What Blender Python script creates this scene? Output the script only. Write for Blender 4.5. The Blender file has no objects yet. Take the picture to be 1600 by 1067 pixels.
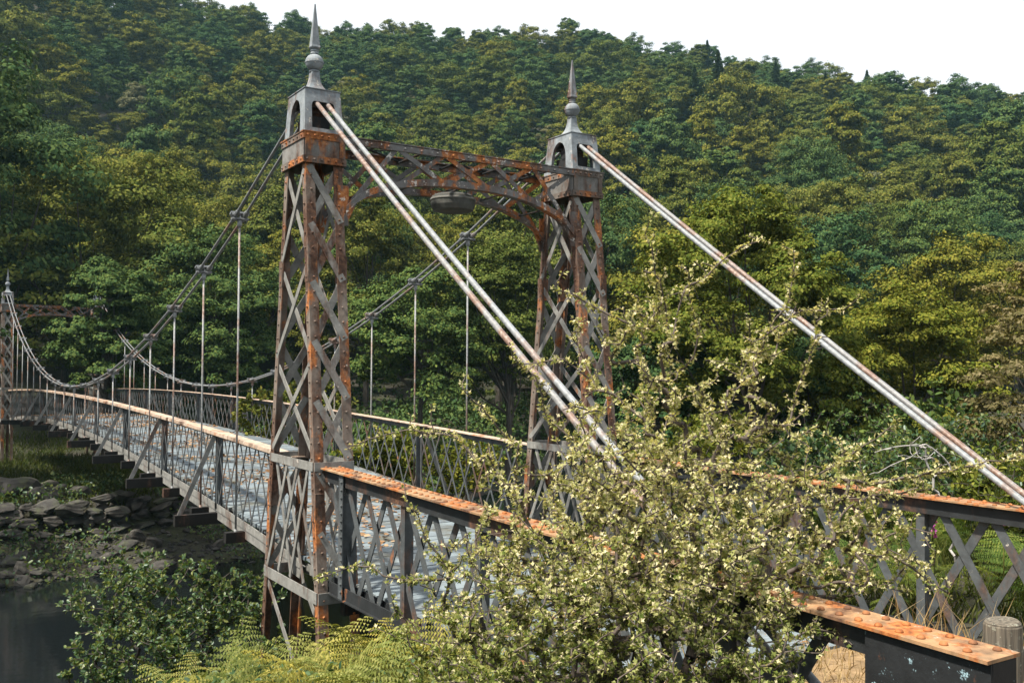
import bpy, math, random
import numpy as np
from mathutils import Matrix, Vector

sc = bpy.context.scene
COL = sc.collection
R = math.radians

# ------------------------------------------------------------------ camera
CAM = np.array([-6.2028, -11.1791, 2.6056])
YAW, PIT, ROL, FPX = R(32.6031), R(1.5389), R(0.3055), 1497.56
fw = np.array([math.sin(YAW) * math.cos(PIT), math.cos(YAW) * math.cos(PIT), math.sin(PIT)])
rt = np.array([math.cos(YAW), -math.sin(YAW), 0.0])
up = np.cross(rt, fw)
rt2 = rt * math.cos(ROL) + up * math.sin(ROL)
up2 = up * math.cos(ROL) - rt * math.sin(ROL)
cd = bpy.data.cameras.new('camera')
cam = bpy.data.objects.new('camera', cd)
COL.objects.link(cam)
cd.sensor_width = 36.0
cd.lens = FPX / 1600 * 36.0
cd.clip_end = 6000
cam.matrix_world = Matrix(((rt2[0], up2[0], -fw[0], CAM[0]), (rt2[1], up2[1], -fw[1], CAM[1]),
                           (rt2[2], up2[2], -fw[2], CAM[2]), (0, 0, 0, 1)))
sc.camera = cam

# ------------------------------------------------------------------ sky, sun, exposure
SUN_EL = R(58)
SUN_V = np.array([-0.96, 0.0])
SUN_V = SUN_V / np.linalg.norm(SUN_V)
SUN_DIR = np.array([SUN_V[0] * math.cos(SUN_EL), SUN_V[1] * math.cos(SUN_EL), math.sin(SUN_EL)])
world = bpy.data.worlds.new('World')
sc.world = world
world.use_nodes = True
wn, wl = world.node_tree.nodes, world.node_tree.links
bg = wn['Background']
sky = wn.new('ShaderNodeTexSky')
sky.sky_type = 'NISHITA'
sky.sun_disc = False
sky.sun_elevation = SUN_EL
sky.sun_rotation = math.atan2(SUN_V[0], SUN_V[1])
sky.air_density = 1.0
sky.dust_density = 2.0
tc = wn.new('ShaderNodeTexCoord')
cl = wn.new('ShaderNodeTexNoise')
cl.inputs['Scale'].default_value = 2.2
cl.inputs['Detail'].default_value = 6
cr = wn.new('ShaderNodeMapRange')
cr.inputs['From Min'].default_value = 0.3
cr.inputs['From Max'].default_value = 0.7
cr.inputs['To Min'].default_value = 0.84
cr.inputs['To Max'].default_value = 0.95
mx = wn.new('ShaderNodeMix')
mx.data_type = 'RGBA'
mx.inputs[7].default_value = (5.7, 5.85, 6.0, 1)      # thin bright cloud veil
wl.new(tc.outputs['Generated'], cl.inputs['Vector'])
wl.new(cl.outputs['Fac'], cr.inputs['Value'])
wl.new(cr.outputs['Result'], mx.inputs[0])
wl.new(sky.outputs['Color'], mx.inputs[6])
wl.new(mx.outputs[2], bg.inputs['Color'])
bg.inputs['Strength'].default_value = 0.1
sd = bpy.data.lights.new('sun', 'SUN')
sd.energy = 4.8
sd.angle = R(3.5)
sd.color = (1.0, 0.93, 0.80)
sun = bpy.data.objects.new('sun', sd)
COL.objects.link(sun)
sun.rotation_euler = Vector(SUN_DIR).to_track_quat('Z', 'Y').to_euler()
sun.location = (-30, -10, 60)
sc.view_settings.view_transform = 'Standard'
sc.view_settings.look = 'None'
sc.view_settings.exposure = 1.08
sc.view_settings.gamma = 1.0
sc.view_settings.use_curve_mapping = False
sc.render.engine = 'CYCLES'
sc.cycles.use_denoising = True
sc.cycles.max_bounces = 6
sc.cycles.diffuse_bounces = 2
sc.cycles.glossy_bounces = 2
sc.cycles.transmission_bounces = 3
sc.cycles.transparent_max_bounces = 8
sc.cycles.volume_bounces = 0
sc.cycles.caustics_reflective = False
sc.cycles.caustics_refractive = False

rng = np.random.default_rng(11)
random.seed(5)


def at(px, py, depth):
    """world point seen at photograph pixel px,py at a distance along the view axis"""
    return CAM + depth * (fw + rt2 * (px - 800) / FPX - up2 * (py - 533.5) / FPX)


# ------------------------------------------------------------------ materials
def nodes_of(name):
    m = bpy.data.materials.new(name)
    m.use_nodes = True
    nt = m.node_tree
    return m, nt.nodes, nt.links, nt.nodes['Principled BSDF']


def noise(n, l, vec, scale, detail=4, rough=0.55):
    t = n.new('ShaderNodeTexNoise')
    t.inputs['Scale'].default_value = scale
    t.inputs['Detail'].default_value = detail
    t.inputs['Roughness'].default_value = rough
    l.new(vec, t.inputs['Vector'])
    return t.outputs['Fac']


def ramp(n, l, fac, stops):
    r = n.new('ShaderNodeValToRGB')
    e = r.color_ramp.elements
    while len(e) < len(stops):
        e.new(0.5)
    for k, (p, c) in enumerate(stops):
        e[k].position = p
        e[k].color = (*c, 1) if len(c) == 3 else c
    l.new(fac, r.inputs['Fac'])
    return r.outputs['Color']


def mix(n, l, fac, a, b, mode='MIX'):
    m = n.new('ShaderNodeMix')
    m.data_type = 'RGBA'
    m.blend_type = mode
    for sock, v in ((m.inputs[0], fac), (m.inputs[6], a), (m.inputs[7], b)):
        if isinstance(v, (int, float)):
            sock.default_value = v
        elif isinstance(v, tuple):
            sock.default_value = (*v, 1)
        else:
            l.new(v, sock)
    return m.outputs[2]


def bump(n, l, h, bsdf, strength, dist=0.01):
    b = n.new('ShaderNodeBump')
    b.inputs['Strength'].default_value = strength
    b.inputs['Distance'].default_value = dist
    l.new(h, b.inputs['Height'])
    l.new(b.outputs['Normal'], bsdf.inputs['Normal'])


def pos(n, l, scale=(1, 1, 1)):
    g = n.new('ShaderNodeNewGeometry')
    m = n.new('ShaderNodeMapping')
    m.inputs['Scale'].default_value = scale
    l.new(g.outputs['Position'], m.inputs['Vector'])
    return m.outputs['Vector']


def m_rust(name, paint, amount, speck=0.66, paint2=None, scale=1.5, accent=0.3, speckc=(.46, .42, .37)):
    """old paint over rusting iron; amount = share gone to brown rust, accent = share of fresh orange rust"""
    m, n, l, b = nodes_of(name)
    v = pos(n, l)
    vs = pos(n, l, (1.5, 1.5, 0.55))
    f1 = noise(n, l, vs, scale, 10, 0.66)
    fa = noise(n, l, pos(n, l, (1.3, 1.3, .6)), scale * 2.1, 9, 0.62)
    f2 = noise(n, l, v, 24, 6, 0.62)
    f3 = noise(n, l, v, 7, 9, 0.68)
    f4 = noise(n, l, v, 1.3, 3)
    p = mix(n, l, f4, paint, paint2 or tuple(c * 0.6 for c in paint))
    p = mix(n, l, ramp(n, l, f3, [(0.40, (0, 0, 0)), (0.68, (.8, .8, .8))]), p, tuple(c * 0.32 for c in paint))
    br = ramp(n, l, f2, [(0.3, (.028, .016, .012)), (0.52, (.085, .042, .026)), (0.75, (.17, .09, .055))])
    orc = ramp(n, l, f2, [(0.3, (.11, .036, .014)), (0.5, (.30, .10, .028)), (0.72, (.48, .21, .07))])
    t0 = 0.68 - 0.36 * amount
    c = mix(n, l, ramp(n, l, f1, [(t0 - 0.06, (0, 0, 0)), (t0 + 0.06, (1, 1, 1))]), p, br)
    t1 = 0.70 - 0.36 * accent
    c = mix(n, l, ramp(n, l, fa, [(t1 - 0.03, (0, 0, 0)), (t1 + 0.05, (1, 1, 1))]), c, orc)
    sp = ramp(n, l, noise(n, l, v, 11, 8, 0.72), [(speck, (0, 0, 0)), (speck + 0.05, (.9, .9, .9))])
    c = mix(n, l, sp, c, speckc)
    l.new(c, b.inputs['Base Color'])
    b.inputs['Roughness'].default_value = 0.75
    b.inputs['Specular IOR Level'].default_value = 0.3
    bump(n, l, f2, b, 0.6, 0.006)
    return m


M = {}
M['leg'] = m_rust('rusty_leg_iron', (.23, .185, .155), 0.52, 0.66, accent=.36)
M['bar'] = m_rust('grey_lattice_iron', (.27, .265, .25), 0.22, 0.63, accent=.08)
M['truss'] = m_rust('rusty_portal_iron', (.18, .175, .175), 0.38, 0.585, accent=.48, speckc=(.55, .52, .48))
M['collar'] = m_rust('collar_plate', (.23, .22, .21), 0.40, 0.66, accent=.26)
M['flange'] = m_rust('collar_flange_iron', (.19, .16, .14), 0.5, 0.66, accent=.42)
M['cap'] = m_rust('lead_grey_cap', (.29, .32, .345), 0.30, 0.60, (.15, .17, .19), accent=.14)
M['rail'] = m_rust('orange_rust_rail', (.33, .29, .26), 0.5, 0.60, accent=.6)
M['plate'] = m_rust('orange_rust_plate', (.37, .26, .16), 0.36, 0.62, (.33, .15, .055), accent=.46, speckc=(.52, .45, .38))
M['rivet'] = m_rust('rust_rivet', (.34, .16, .07), 0.35, 0.70, (.3, .10, .03), accent=.5)
M['rail_far'] = m_rust('pale_rust_rail', (.50, .42, .35), 0.25, 0.60, (.42, .27, .18), accent=.28, speckc=(.6, .56, .5))
M['dark'] = m_rust('dark_iron', (.024, .027, .03), 0.3, 0.72, accent=.04)
M['end'] = m_rust('dark_plate_with_blue_flakes', (.018, .02, .023), 0.2, 0.61, accent=.05, speckc=(.33, .48, .55))
M['web'] = m_rust('blue_grey_iron', (.088, .098, .105), 0.28, 0.65, accent=.07)
M['beam'] = m_rust('black_timber_iron', (.013, .012, .011), 0.2, 0.76, accent=.0)
M['lamp'] = m_rust('lamp_shade_metal', (.10, .105, .10), 0.2, 0.68, (.06, .058, .05), accent=.0)


def m_cable(name, base, rust):
    m, n, l, b = nodes_of(name)
    v = pos(n, l, (1, 1, 1))
    f1 = noise(n, l, v, 1.9, 5, 0.6)
    f2 = noise(n, l, v, 26, 5, 0.65)
    c = mix(n, l, ramp(n, l, f2, [(.35, (.25, .25, .25)), (.62, (1, 1, 1))]), tuple(x * .42 for x in base), base)
    rc = ramp(n, l, f2, [(.3, (.075, .045, .035)), (.55, (.19, .115, .085)), (.75, (.34, .30, .27))])
    t = 0.70 - rust * 0.32
    c = mix(n, l, ramp(n, l, f1, [(t - .05, (0, 0, 0)), (t + .05, (1, 1, 1))]), c, rc)
    l.new(c, b.inputs['Base Color'])
    b.inputs['Roughness'].default_value = 0.55
    bump(n, l, f2, b, 0.4, 0.004)
    return m


M['cable'] = m_cable('weathered_steel_rod', (.24, .255, .27), 0.32)
M['cable_rusty'] = m_cable('rusting_steel_rod', (.23, .23, .235), 0.55)
M['cable_grey'] = m_cable('grey_steel_rod', (.17, .18, .19), 0.4)
M['hanger'] = m_cable('thin_hanger_rod', (.26, .27, .275), 0.55)


def m_plank():
    m, n, l, b = nodes_of('weathered_deck_plank')
    v = pos(n, l)
    g = noise(n, l, pos(n, l, (1.2, 26, 26)), 2.0, 6, 0.6)
    o = n.new('ShaderNodeObjectInfo')
    c = ramp(n, l, g, [(.25, (.085, .105, .12)), (.5, (.155, .19, .215)), (.8, (.235, .275, .30))])
    tone = ramp(n, l, o.outputs['Random'], [(0, (.62, .62, .64)), (1, (1.08, 1.08, 1.06))])
    c = mix(n, l, 1.0, c, tone, 'MULTIPLY')
    st = ramp(n, l, noise(n, l, v, 2.3, 8, .65), [(.48, (0, 0, 0)), (.64, (.85, .85, .85))])
    c = mix(n, l, st, c, (.075, .07, .05))
    l.new(c, b.inputs['Base Color'])
    b.inputs['Roughness'].default_value = 0.75
    bump(n, l, g, b, 0.5, 0.006)
    return m


M['plank'] = m_plank()


def m_wood():
    m, n, l, b = nodes_of('old_fence_post_wood')
    g = noise(n, l, pos(n, l, (40, 40, 2.0)), 1.4, 6, .6)
    c = ramp(n, l, g, [(.3, (.03, .025, .02)), (.55, (.12, .10, .075)), (.8, (.2, .175, .135))])
    li = ramp(n, l, noise(n, l, pos(n, l), 30, 6, .7), [(.58, (0, 0, 0)), (.66, (.8, .8, .8))])
    c = mix(n, l, li, c, (.33, .34, .27))
    l.new(c, b.inputs['Base Color'])
    b.inputs['Roughness'].default_value = .85
    bump(n, l, g, b, .9, .012)
    return m


M['post_wood'] = m_wood()


def m_leaf(name, cols, trans=0.3, tint=0.25, gloss=0.0):
    """cols: dark, mid, pale; each leaf varies by island, each plant by object random"""
    m = bpy.data.materials.new(name)
    m.use_nodes = True
    n, l = m.node_tree.nodes, m.node_tree.links
    n.remove(n['Principled BSDF'])
    g = n.new('ShaderNodeNewGeometry')
    o = n.new('ShaderNodeObjectInfo')
    c = ramp(n, l, g.outputs['Random Per Island'], [(0.0, cols[0]), (0.5, cols[1]), (1.0, cols[2])])
    tv = ramp(n, l, o.outputs['Random'], [(0, (1 - tint * 1.2, 1 - tint * .6, 1 - tint * .3)), (.5, (1, 1, 1)), (1, (1 + tint, 1 + tint * .55, 1 - tint * .6))])
    c = mix(n, l, 1.0, c, tv, 'MULTIPLY')
    d = n.new('ShaderNodeBsdfDiffuse')
    t = n.new('ShaderNodeBsdfTranslucent')
    ms = n.new('ShaderNodeMixShader')
    ms.inputs[0].default_value = trans
    l.new(c, d.inputs['Color'])
    ct = mix(n, l, 1.0, c, (1.15, 1.1, .5), 'MULTIPLY')
    l.new(ct, t.inputs['Color'])
    l.new(d.outputs[0], ms.inputs[1])
    l.new(t.outputs[0], ms.inputs[2])
    last = ms.outputs[0]
    if gloss:
        gl = n.new('ShaderNodeBsdfGlossy')
        gl.inputs['Roughness'].default_value = 0.42
        gl.inputs['Color'].default_value = (.8, .85, .9, 1)
        m2 = n.new('ShaderNodeMixShader')
        m2.inputs[0].default_value = gloss
        l.new(last, m2.inputs[1])
        l.new(gl.outputs[0], m2.inputs[2])
        last = m2.outputs[0]
    l.new(last, n['Material Output'].inputs['Surface'])
    return m


M['olive'] = m_leaf('olive_foliage', ((.050, .068, .015), (.095, .106, .022), (.165, .158, .036)), .08, .22)
M['green'] = m_leaf('deep_green_foliage', ((.030, .062, .026), (.054, .092, .034), (.095, .128, .038)), .08, .22)
M['greyg'] = m_leaf('grey_green_foliage', ((.08, .085, .045), (.12, .12, .062), (.17, .165, .095)), .2, .15)
M['conif'] = m_leaf('conifer_foliage', ((.04, .07, .034), (.062, .098, .042), (.095, .13, .05)), .1, .2)
M['holly'] = m_leaf('bright_olive_foliage', ((.055, .080, .014), (.108, .126, .022), (.195, .19, .036)), .18, .1)
M['haw'] = m_leaf('hawthorn_foliage', ((.078, .112, .024), (.185, .215, .056), (.38, .385, .15)), .36, .04)
M['fern_green'] = m_leaf('green_bracken_foliage', ((.05, .08, .018), (.085, .12, .028), (.15, .175, .045)), .3, .3)
M['fern'] = m_leaf('bracken_foliage', ((.12, .13, .03), (.20, .20, .052), (.33, .30, .10)), .3, .28)
M['alder'] = m_leaf('alder_foliage', ((.036, .078, .036), (.072, .125, .042), (.18, .195, .05)), .35, .1, .03)
M['pale'] = m_leaf('pale_branch_foliage', ((.075, .072, .028), (.13, .115, .05), (.22, .18, .10)), .3, .1)
M['dry'] = m_leaf('dry_grass', ((.22, .14, .06), (.34, .23, .11), (.46, .36, .21)), .2, .1)
M['litter'] = m_leaf('fallen_leaves', ((.10, .05, .025), (.22, .12, .06), (.36, .25, .16)), .05, .1)
M['grass'] = m_leaf('short_grass', ((.03, .045, .012), (.055, .07, .018), (.09, .10, .03)), .2, .1)
M['pink'] = m_leaf('foxglove_flower', ((.34, .06, .27), (.45, .10, .36), (.52, .2, .44)), .3, .1)


def m_bark(name, a, bb):
    m, n, l, b = nodes_of(name)
    g = noise(n, l, pos(n, l, (1, 1, .3)), 14, 6, .65)
    l.new(ramp(n, l, g, [(.3, a), (.75, bb)]), b.inputs['Base Color'])
    b.inputs['Roughness'].default_value = .9
    bump(n, l, g, b, .7, .02)
    return m


M['bark'] = m_bark('dark_bark', (.025, .02, .016), (.09, .075, .06))
M['twig'] = m_bark('hawthorn_bark', (.03, .02, .016), (.15, .12, .10))
M['deadwood'] = m_bark('bleached_dead_wood', (.16, .15, .14), (.42, .40, .38))


def m_rock():
    m, n, l, b = nodes_of('river_rock')
    v = pos(n, l)
    g = noise(n, l, v, 3.2, 9, .62)
    o = n.new('ShaderNodeObjectInfo')
    c = ramp(n, l, g, [(.28, (.013, .012, .011)), (.5, (.042, .040, .037)), (.75, (.12, .112, .104))])
    tone = ramp(n, l, o.outputs['Random'], [(0, (.6, .6, .62)), (1, (1.15, 1.08, 1.0))])
    c = mix(n, l, 1.0, c, tone, 'MULTIPLY')
    ms = ramp(n, l, noise(n, l, v, 1.6, 7, .65), [(.54, (0, 0, 0)), (.66, (.9, .9, .9))])
    c = mix(n, l, ms, c, (.045, .055, .02))
    l.new(c, b.inputs['Base Color'])
    b.inputs['Roughness'].default_value = .85
    bump(n, l, g, b, .8, .05)
    return m


M['rock'] = m_rock()


def m_ground():
    m, n, l, b = nodes_of('wood_floor_and_bank_soil')
    v = pos(n, l)
    g1 = noise(n, l, v, .35, 8, .6)
    g2 = noise(n, l, v, 3.0, 9, .65)
    soil = ramp(n, l, g2, [(.3, (.010, .008, .006)), (.6, (.030, .025, .016)), (.8, (.07, .06, .04))])
    moss = ramp(n, l, g2, [(.3, (.010, .013, .004)), (.55, (.026, .030, .009)), (.8, (.055, .055, .018))])
    c = mix(n, l, ramp(n, l, g1, [(.42, (0, 0, 0)), (.58, (1, 1, 1))]), soil, moss)
    l.new(c, b.inputs['Base Color'])
    b.inputs['Roughness'].default_value = .95
    bump(n, l, g2, b, .9, .08)
    return m


M['ground'] = m_ground()


def m_water():
    m, n, l, b = nodes_of('dark_river_water')
    v = pos(n, l, (1, 2.2, 1))
    g = noise(n, l, v, 1.6, 5, .6)
    b.inputs['Base Color'].default_value = (.006, .008, .009, 1)
    b.inputs['Roughness'].default_value = .06
    b.inputs['IOR'].default_value = 1.33
    bump(n, l, g, b, .07, .05)
    return m


M['water'] = m_water()


def m_path():
    m, n, l, b = nodes_of('dry_path_earth')
    g = noise(n, l, pos(n, l), 6, 8, .65)
    l.new(ramp(n, l, g, [(.3, (.10, .065, .03)), (.6, (.26, .17, .085)), (.8, (.38, .28, .17))]), b.inputs['Base Color'])
    b.inputs['Roughness'].default_value = .95
    bump(n, l, g, b, .8, .03)
    return m


M['path'] = m_path()


# ------------------------------------------------------------------ mesh helpers
def mesh_np(name, verts, faces, mat, smooth=False):
    """verts (n,3), faces (m,k) with constant k"""
    verts = np.asarray(verts, np.float32)
    faces = np.asarray(faces, np.int32)
    me = bpy.data.meshes.new(name)
    m, k = faces.shape
    me.vertices.add(len(verts))
    me.vertices.foreach_set('co', verts.ravel())
    me.loops.add(m * k)
    me.loops.foreach_set('vertex_index', faces.ravel())
    me.polygons.add(m)
    me.polygons.foreach_set('loop_start', np.arange(m, dtype=np.int32) * k)
    me.polygons.foreach_set('loop_total', np.full(m, k, np.int32))
    if smooth:
        me.polygons.foreach_set('use_smooth', np.ones(m, bool))
    me.update(calc_edges=True)
    if mat:
        me.materials.append(M[mat])
    return me


class MB:
    def __init__(self):
        self.v, self.f = [], []

    def add(self, vs, fs):
        o = len(self.v)
        self.v += [tuple(map(float, p)) for p in vs]
        self.f += [tuple(i + o for i in f) for f in fs]
        return self

    def box(self, lo, hi):
        x0, y0, z0 = lo
        x1, y1, z1 = hi
        return self.add([(x0, y0, z0), (x1, y0, z0), (x1, y1, z0), (x0, y1, z0), (x0, y0, z1), (x1, y0, z1), (x1, y1, z1), (x0, y1, z1)],
                        [(0, 3, 2, 1), (4, 5, 6, 7), (0, 1, 5, 4), (1, 2, 6, 5), (2, 3, 7, 6), (3, 0, 4, 7)])

    def bar(self, p0, p1, w, t, nrm):
        """flat bar from p0 to p1: w wide, t thick along nrm"""
        p0, p1, nrm = (np.asarray(a, float) for a in (p0, p1, nrm))
        d = p1 - p0
        d /= np.linalg.norm(d)
        s = np.cross(d, nrm)
        s /= np.linalg.norm(s)
        k = np.cross(s, d)
        vs = []
        for p in (p0, p1):
            for a, b in ((-1, -1), (1, -1), (1, 1), (-1, 1)):
                vs.append(p + s * a * w / 2 + k * b * t / 2)
        return self.add(vs, [(0, 1, 2, 3), (7, 6, 5, 4), (0, 4, 5, 1), (1, 5, 6, 2), (2, 6, 7, 3), (3, 7, 4, 0)])

    def prism(self, poly, m0, m1):
        """extrude poly between two maps point->3d"""
        n = len(poly)
        vs = [m0(p) for p in poly] + [m1(p) for p in poly]
        fs = [tuple(range(n))[::-1], tuple(range(n, 2 * n))]
        fs += [(i, (i + 1) % n, n + (i + 1) % n, n + i) for i in range(n)]
        return self.add(vs, fs)

    def tube(self, pts, rad, n=8, cap=True):
        pts = [np.asarray(p, float) for p in pts]
        if isinstance(rad, (int, float)):
            rad = [rad] * len(pts)
        o = len(self.v)
        prev = None
        vs = []
        for i, p in enumerate(pts):
            d = pts[min(i + 1, len(pts) - 1)] - pts[max(i - 1, 0)]
            d /= (np.linalg.norm(d) + 1e-12)
            if prev is None:
                a = np.cross(d, (0, 0, 1.0)) if abs(d[2]) < .9 else np.cross(d, (1.0, 0, 0))
            else:
                a = prev - d * (prev @ d)
            a /= np.linalg.norm(a)
            prev = a
            b = np.cross(d, a)
            for k in range(n):
                t = 2 * math.pi * k / n
                vs.append(p + (a * math.cos(t) + b * math.sin(t)) * rad[i])
        fs = []
        for i in range(len(pts) - 1):
            for k in range(n):
                fs.append((i * n + k, i * n + (k + 1) % n, (i + 1) * n + (k + 1) % n, (i + 1) * n + k))
        if cap:
            fs.append(tuple(range(n))[::-1])
            fs.append(tuple(range((len(pts) - 1) * n, len(pts) * n)))
        return self.add(vs, fs)

    def lathe(self, prof, n=20, c=(0, 0, 0), sx=1.0, sy=1.0, square=False):
        vs = []
        ang = [2 * math.pi * k / n for k in range(n)] if not square else [math.pi / 4 + math.pi / 2 * k for k in range(4)]
        n = len(ang)
        for r, z in prof:
            q = r * (math.sqrt(2) if square else 1)
            vs += [(c[0] + q * math.cos(t) * sx, c[1] + q * math.sin(t) * sy, c[2] + z) for t in ang]
        fs = []
        for i in range(len(prof) - 1):
            for k in range(n):
                fs.append((i * n + k, i * n + (k + 1) % n, (i + 1) * n + (k + 1) % n, (i + 1) * n + k))
        fs.append(tuple(range(n))[::-1])
        fs.append(tuple(range((len(prof) - 1) * n, len(prof) * n)))
        return self.add(vs, fs)

    def mesh(self, name, mat, smooth=False):
        me = bpy.data.meshes.new(name)
        me.from_pydata(self.v, [], self.f)
        me.update()
        if smooth:
            me.polygons.foreach_set('use_smooth', [True] * len(me.polygons))
        me.materials.append(M[mat])
        return me

    def obj(self, name, mat, parent=None, smooth=False, bevel=0.0):
        o = link(name, self.mesh(name, mat, smooth), parent)
        if bevel:
            b = o.modifiers.new('bevel', 'BEVEL')
            b.width = bevel
            b.segments = 2
            b.limit_method = 'ANGLE'
        return o


def link(name, data, parent=None, loc=None):
    o = bpy.data.objects.new(name, data)
    COL.objects.link(o)
    if parent is not None:
        o.parent = parent
    if loc is not None:
        o.location = loc
    return o


def empty(name, loc=(0, 0, 0), parent=None):
    o = link(name, None, parent, loc)
    o.empty_display_size = .2
    return o


def tag(o, label=None, cat=None, group=None, kind=None):
    for k, v in (('label', label), ('category', cat), ('group', group), ('kind', kind)):
        if v:
            o[k] = v
    return o


_unit = {}


def bar_obj(name, p0, p1, w, t, nrm, mat, parent):
    """a flat bar as an object of its own that shares a unit mesh with its likes"""
    if mat not in _unit:
        me = MB().box((-.5, -.5, -.5), (.5, .5, .5)).mesh('flat_bar', mat)
        _unit[mat] = me
    p0, p1, nrm = (np.asarray(a, float) for a in (p0, p1, nrm))
    d = p1 - p0
    L = np.linalg.norm(d)
    d /= L
    s = np.cross(nrm, d)
    s /= np.linalg.norm(s)
    k = np.cross(d, s)
    c = (p0 + p1) / 2
    o = link(name, _unit[mat], parent)
    o.matrix_local = Matrix(((d[0] * L, s[0] * w, k[0] * t, c[0]), (d[1] * L, s[1] * w, k[1] * t, c[1]),
                             (d[2] * L, s[2] * w, k[2] * t, c[2]), (0, 0, 0, 1)))
    return o


def copy_tree(o, parent=None):
    c = o.copy()
    COL.objects.link(c)
    c.parent = parent
    for ch in list(o.children):
        copy_tree(ch, c)
    return c


# ------------------------------------------------------------------ terrain
def sstep(a, b, t):
    t = np.clip((t - a) / (b - a), 0, 1)
    return t * t * (3 - 2 * t)


def vnoise(x, y, f, seed=0):
    a = np.random.default_rng(seed).uniform(0, 6.28, 12)
    s = 0
    for i in range(6):
        th = a[i]
        s = s + np.sin((x * np.cos(th) + y * np.sin(th)) * f * (1 + .37 * i) + a[i + 6]) / (1 + .3 * i)
    return s / 3.2


RIDGE_B = np.degrees(np.arctan((np.array([-500, 0, 200, 370, 600, 800, 1000, 1200, 1400, 1600, 2100]) - 800) / FPX)) + 32.6
RIDGE_Y = np.array([-110, -60, 22, 84, 108, 100, 125, 165, 188, 205, 245.])


def river_s(x, y):
    yc = 10.5 + .75 * np.log1p(np.exp(np.clip((x - 4) * .8, -30, 30))) / .8
    return y - yc


def ground_z(x, y):
    x = np.asarray(x, float)
    y = np.asarray(y, float)
    s = river_s(x, y)
    near = np.interp(-s, [0, 5, 6.6, 8.2, 10.5, 13, 15.5, 18, 22, 30, 60], [-4.1, -3.9, -3.15, -2.4, -1.45, -.75, -.05, .3, 1.0, 1.25, 1.4])
    low = np.interp(s, [0, 5.2, 7, 9.3, 10.2, 11.2, 14, 30, 40, 60], [-4.1, -3.9, -3.12, -2.85, -2.55, -1.75, -1.6, -1.9, -1.2, -.4])
    high = np.interp(s, [0, 5.2, 7, 9.3, 11, 14, 20, 30, 60], [-4.1, -3.9, -3.1, -2.5, -1.6, -.9, -.5, -.3, -.2])
    t = sstep(4, 12, x)
    z = np.where(s < 0, near, low * (1 - t) + high * t)
    # level approach behind the near portal
    pth = sstep(-4.6, -6.2, y) * sstep(3.1, 2.3, np.abs(x))
    z = z * (1 - pth) + .2 * pth
    # bank right of the approach stays level further out
    rb = sstep(2.4, 4, x) * sstep(6, -1, y) * sstep(30, 14, x)
    z = np.maximum(z, z * (1 - rb) + rb * (.15 + .03 * (x - 3)))
    # hillside
    dx, dy = x - CAM[0], y - CAM[1]
    d = np.hypot(dx, dy)
    b = np.degrees(np.arctan2(dx, dy))
    bb = np.clip(b, 4, 70)
    ry = np.interp(bb, RIDGE_B, RIDGE_Y)
    zr = CAM[2] + (574 - ry) / FPX * 240 * np.cos(np.radians(bb - 32.6))
    prof = np.interp(d, [54, 62, 75, 100, 125, 150, 195, 240, 262, 300, 500, 1600], [0, .2, 1.2, 5.5, 14, 26, 53, 79, 83, 78, 40, -2])
    fade = sstep(-75, -20, b) * sstep(150, 95, b)
    z = z + prof / 79 * zr * fade
    z = z + vnoise(x, y, .9, 1) * .10 * sstep(6, 12, d) + vnoise(x, y, .12, 2) * .6 * sstep(45, 80, d) + vnoise(x, y, .035, 4) * 3.0 * sstep(90, 160, d)
    return z


rad = np.concatenate([[0.01], np.arange(.4, 48, .4), 48 * 1.035 ** np.arange(0, 104)])
NA = 320
an = np.linspace(0, 2 * math.pi, NA, endpoint=False)
gx = rad[:, None] * np.cos(an)[None]
gy = rad[:, None] * np.sin(an)[None] + 4
gv = np.stack([gx, gy, ground_z(gx, gy)], -1).reshape(-1, 3)
ii = np.arange(len(rad) - 1)[:, None] * NA
kk = np.arange(NA)[None]
k2 = (np.arange(NA) + 1) % NA
gf = np.stack([ii + kk, ii + NA + kk, ii + NA + k2[None], ii + k2[None]], -1).reshape(-1, 4)[:, ::-1]
tag(link('ground', mesh_np('ground', gv, gf[:, ::-1], 'ground', True)), 'dark mossy river bank and wooded hillside ground', kind='structure')
# river
wm = MB()
NX, NY = 60, 30
wv = [(-70 + 150 * i / NX, -2 + 62 * j / NY, -3.2) for j in range(NY + 1) for i in range(NX + 1)]
wf = [(j * (NX + 1) + i, j * (NX + 1) + i + 1, (j + 1) * (NX + 1) + i + 1, (j + 1) * (NX + 1) + i) for j in range(NY) for i in range(NX)]
tag(link('river', mesh_np('river', wv, wf, 'water', True)), 'dark still river water below the bridge', kind='structure')
# path onto the bridge: a sheet that follows the ground a little above it
pv, pf = [], []
ys = np.linspace(-24, -5.2, 60)
xs = np.linspace(-1.75, 1.75, 15)
for j, yy in enumerate(ys):
    for i, xx in enumerate(xs):
        pv.append((xx, yy, float(ground_z(xx, yy)) + .012))
for j in range(59):
    for i in range(14):
        a = j * 15 + i
        pf.append((a, a + 1, a + 16, a + 15))
tag(link('path', mesh_np('path', pv, pf, 'path', True)), 'dry earth path leading onto the bridge', kind='structure')

# ------------------------------------------------------------------ suspension bridge
W, D = 1.9613, 39.3254
bridge = tag(empty('suspension_bridge'), 'rusting lattice iron suspension bridge with spired towers across the river', 'bridge')


def par(y):
    return 1 - ((y - D / 2) / (D / 2)) ** 2


def rail_z(y):
    return 1.42 + .33 * par(y) if y > 0 else 1.42


def chord_z(y):
    return .0 + .72 * par(y) if y > 0 else 0.0


def cable_z(y):
    return 1.97 + .0103 * (y - D / 2) ** 2


# ---- towers
def t_hx(z):
    return .243 - .002 * z


def t_hy(z):
    return .935 - .1165 * z


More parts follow.
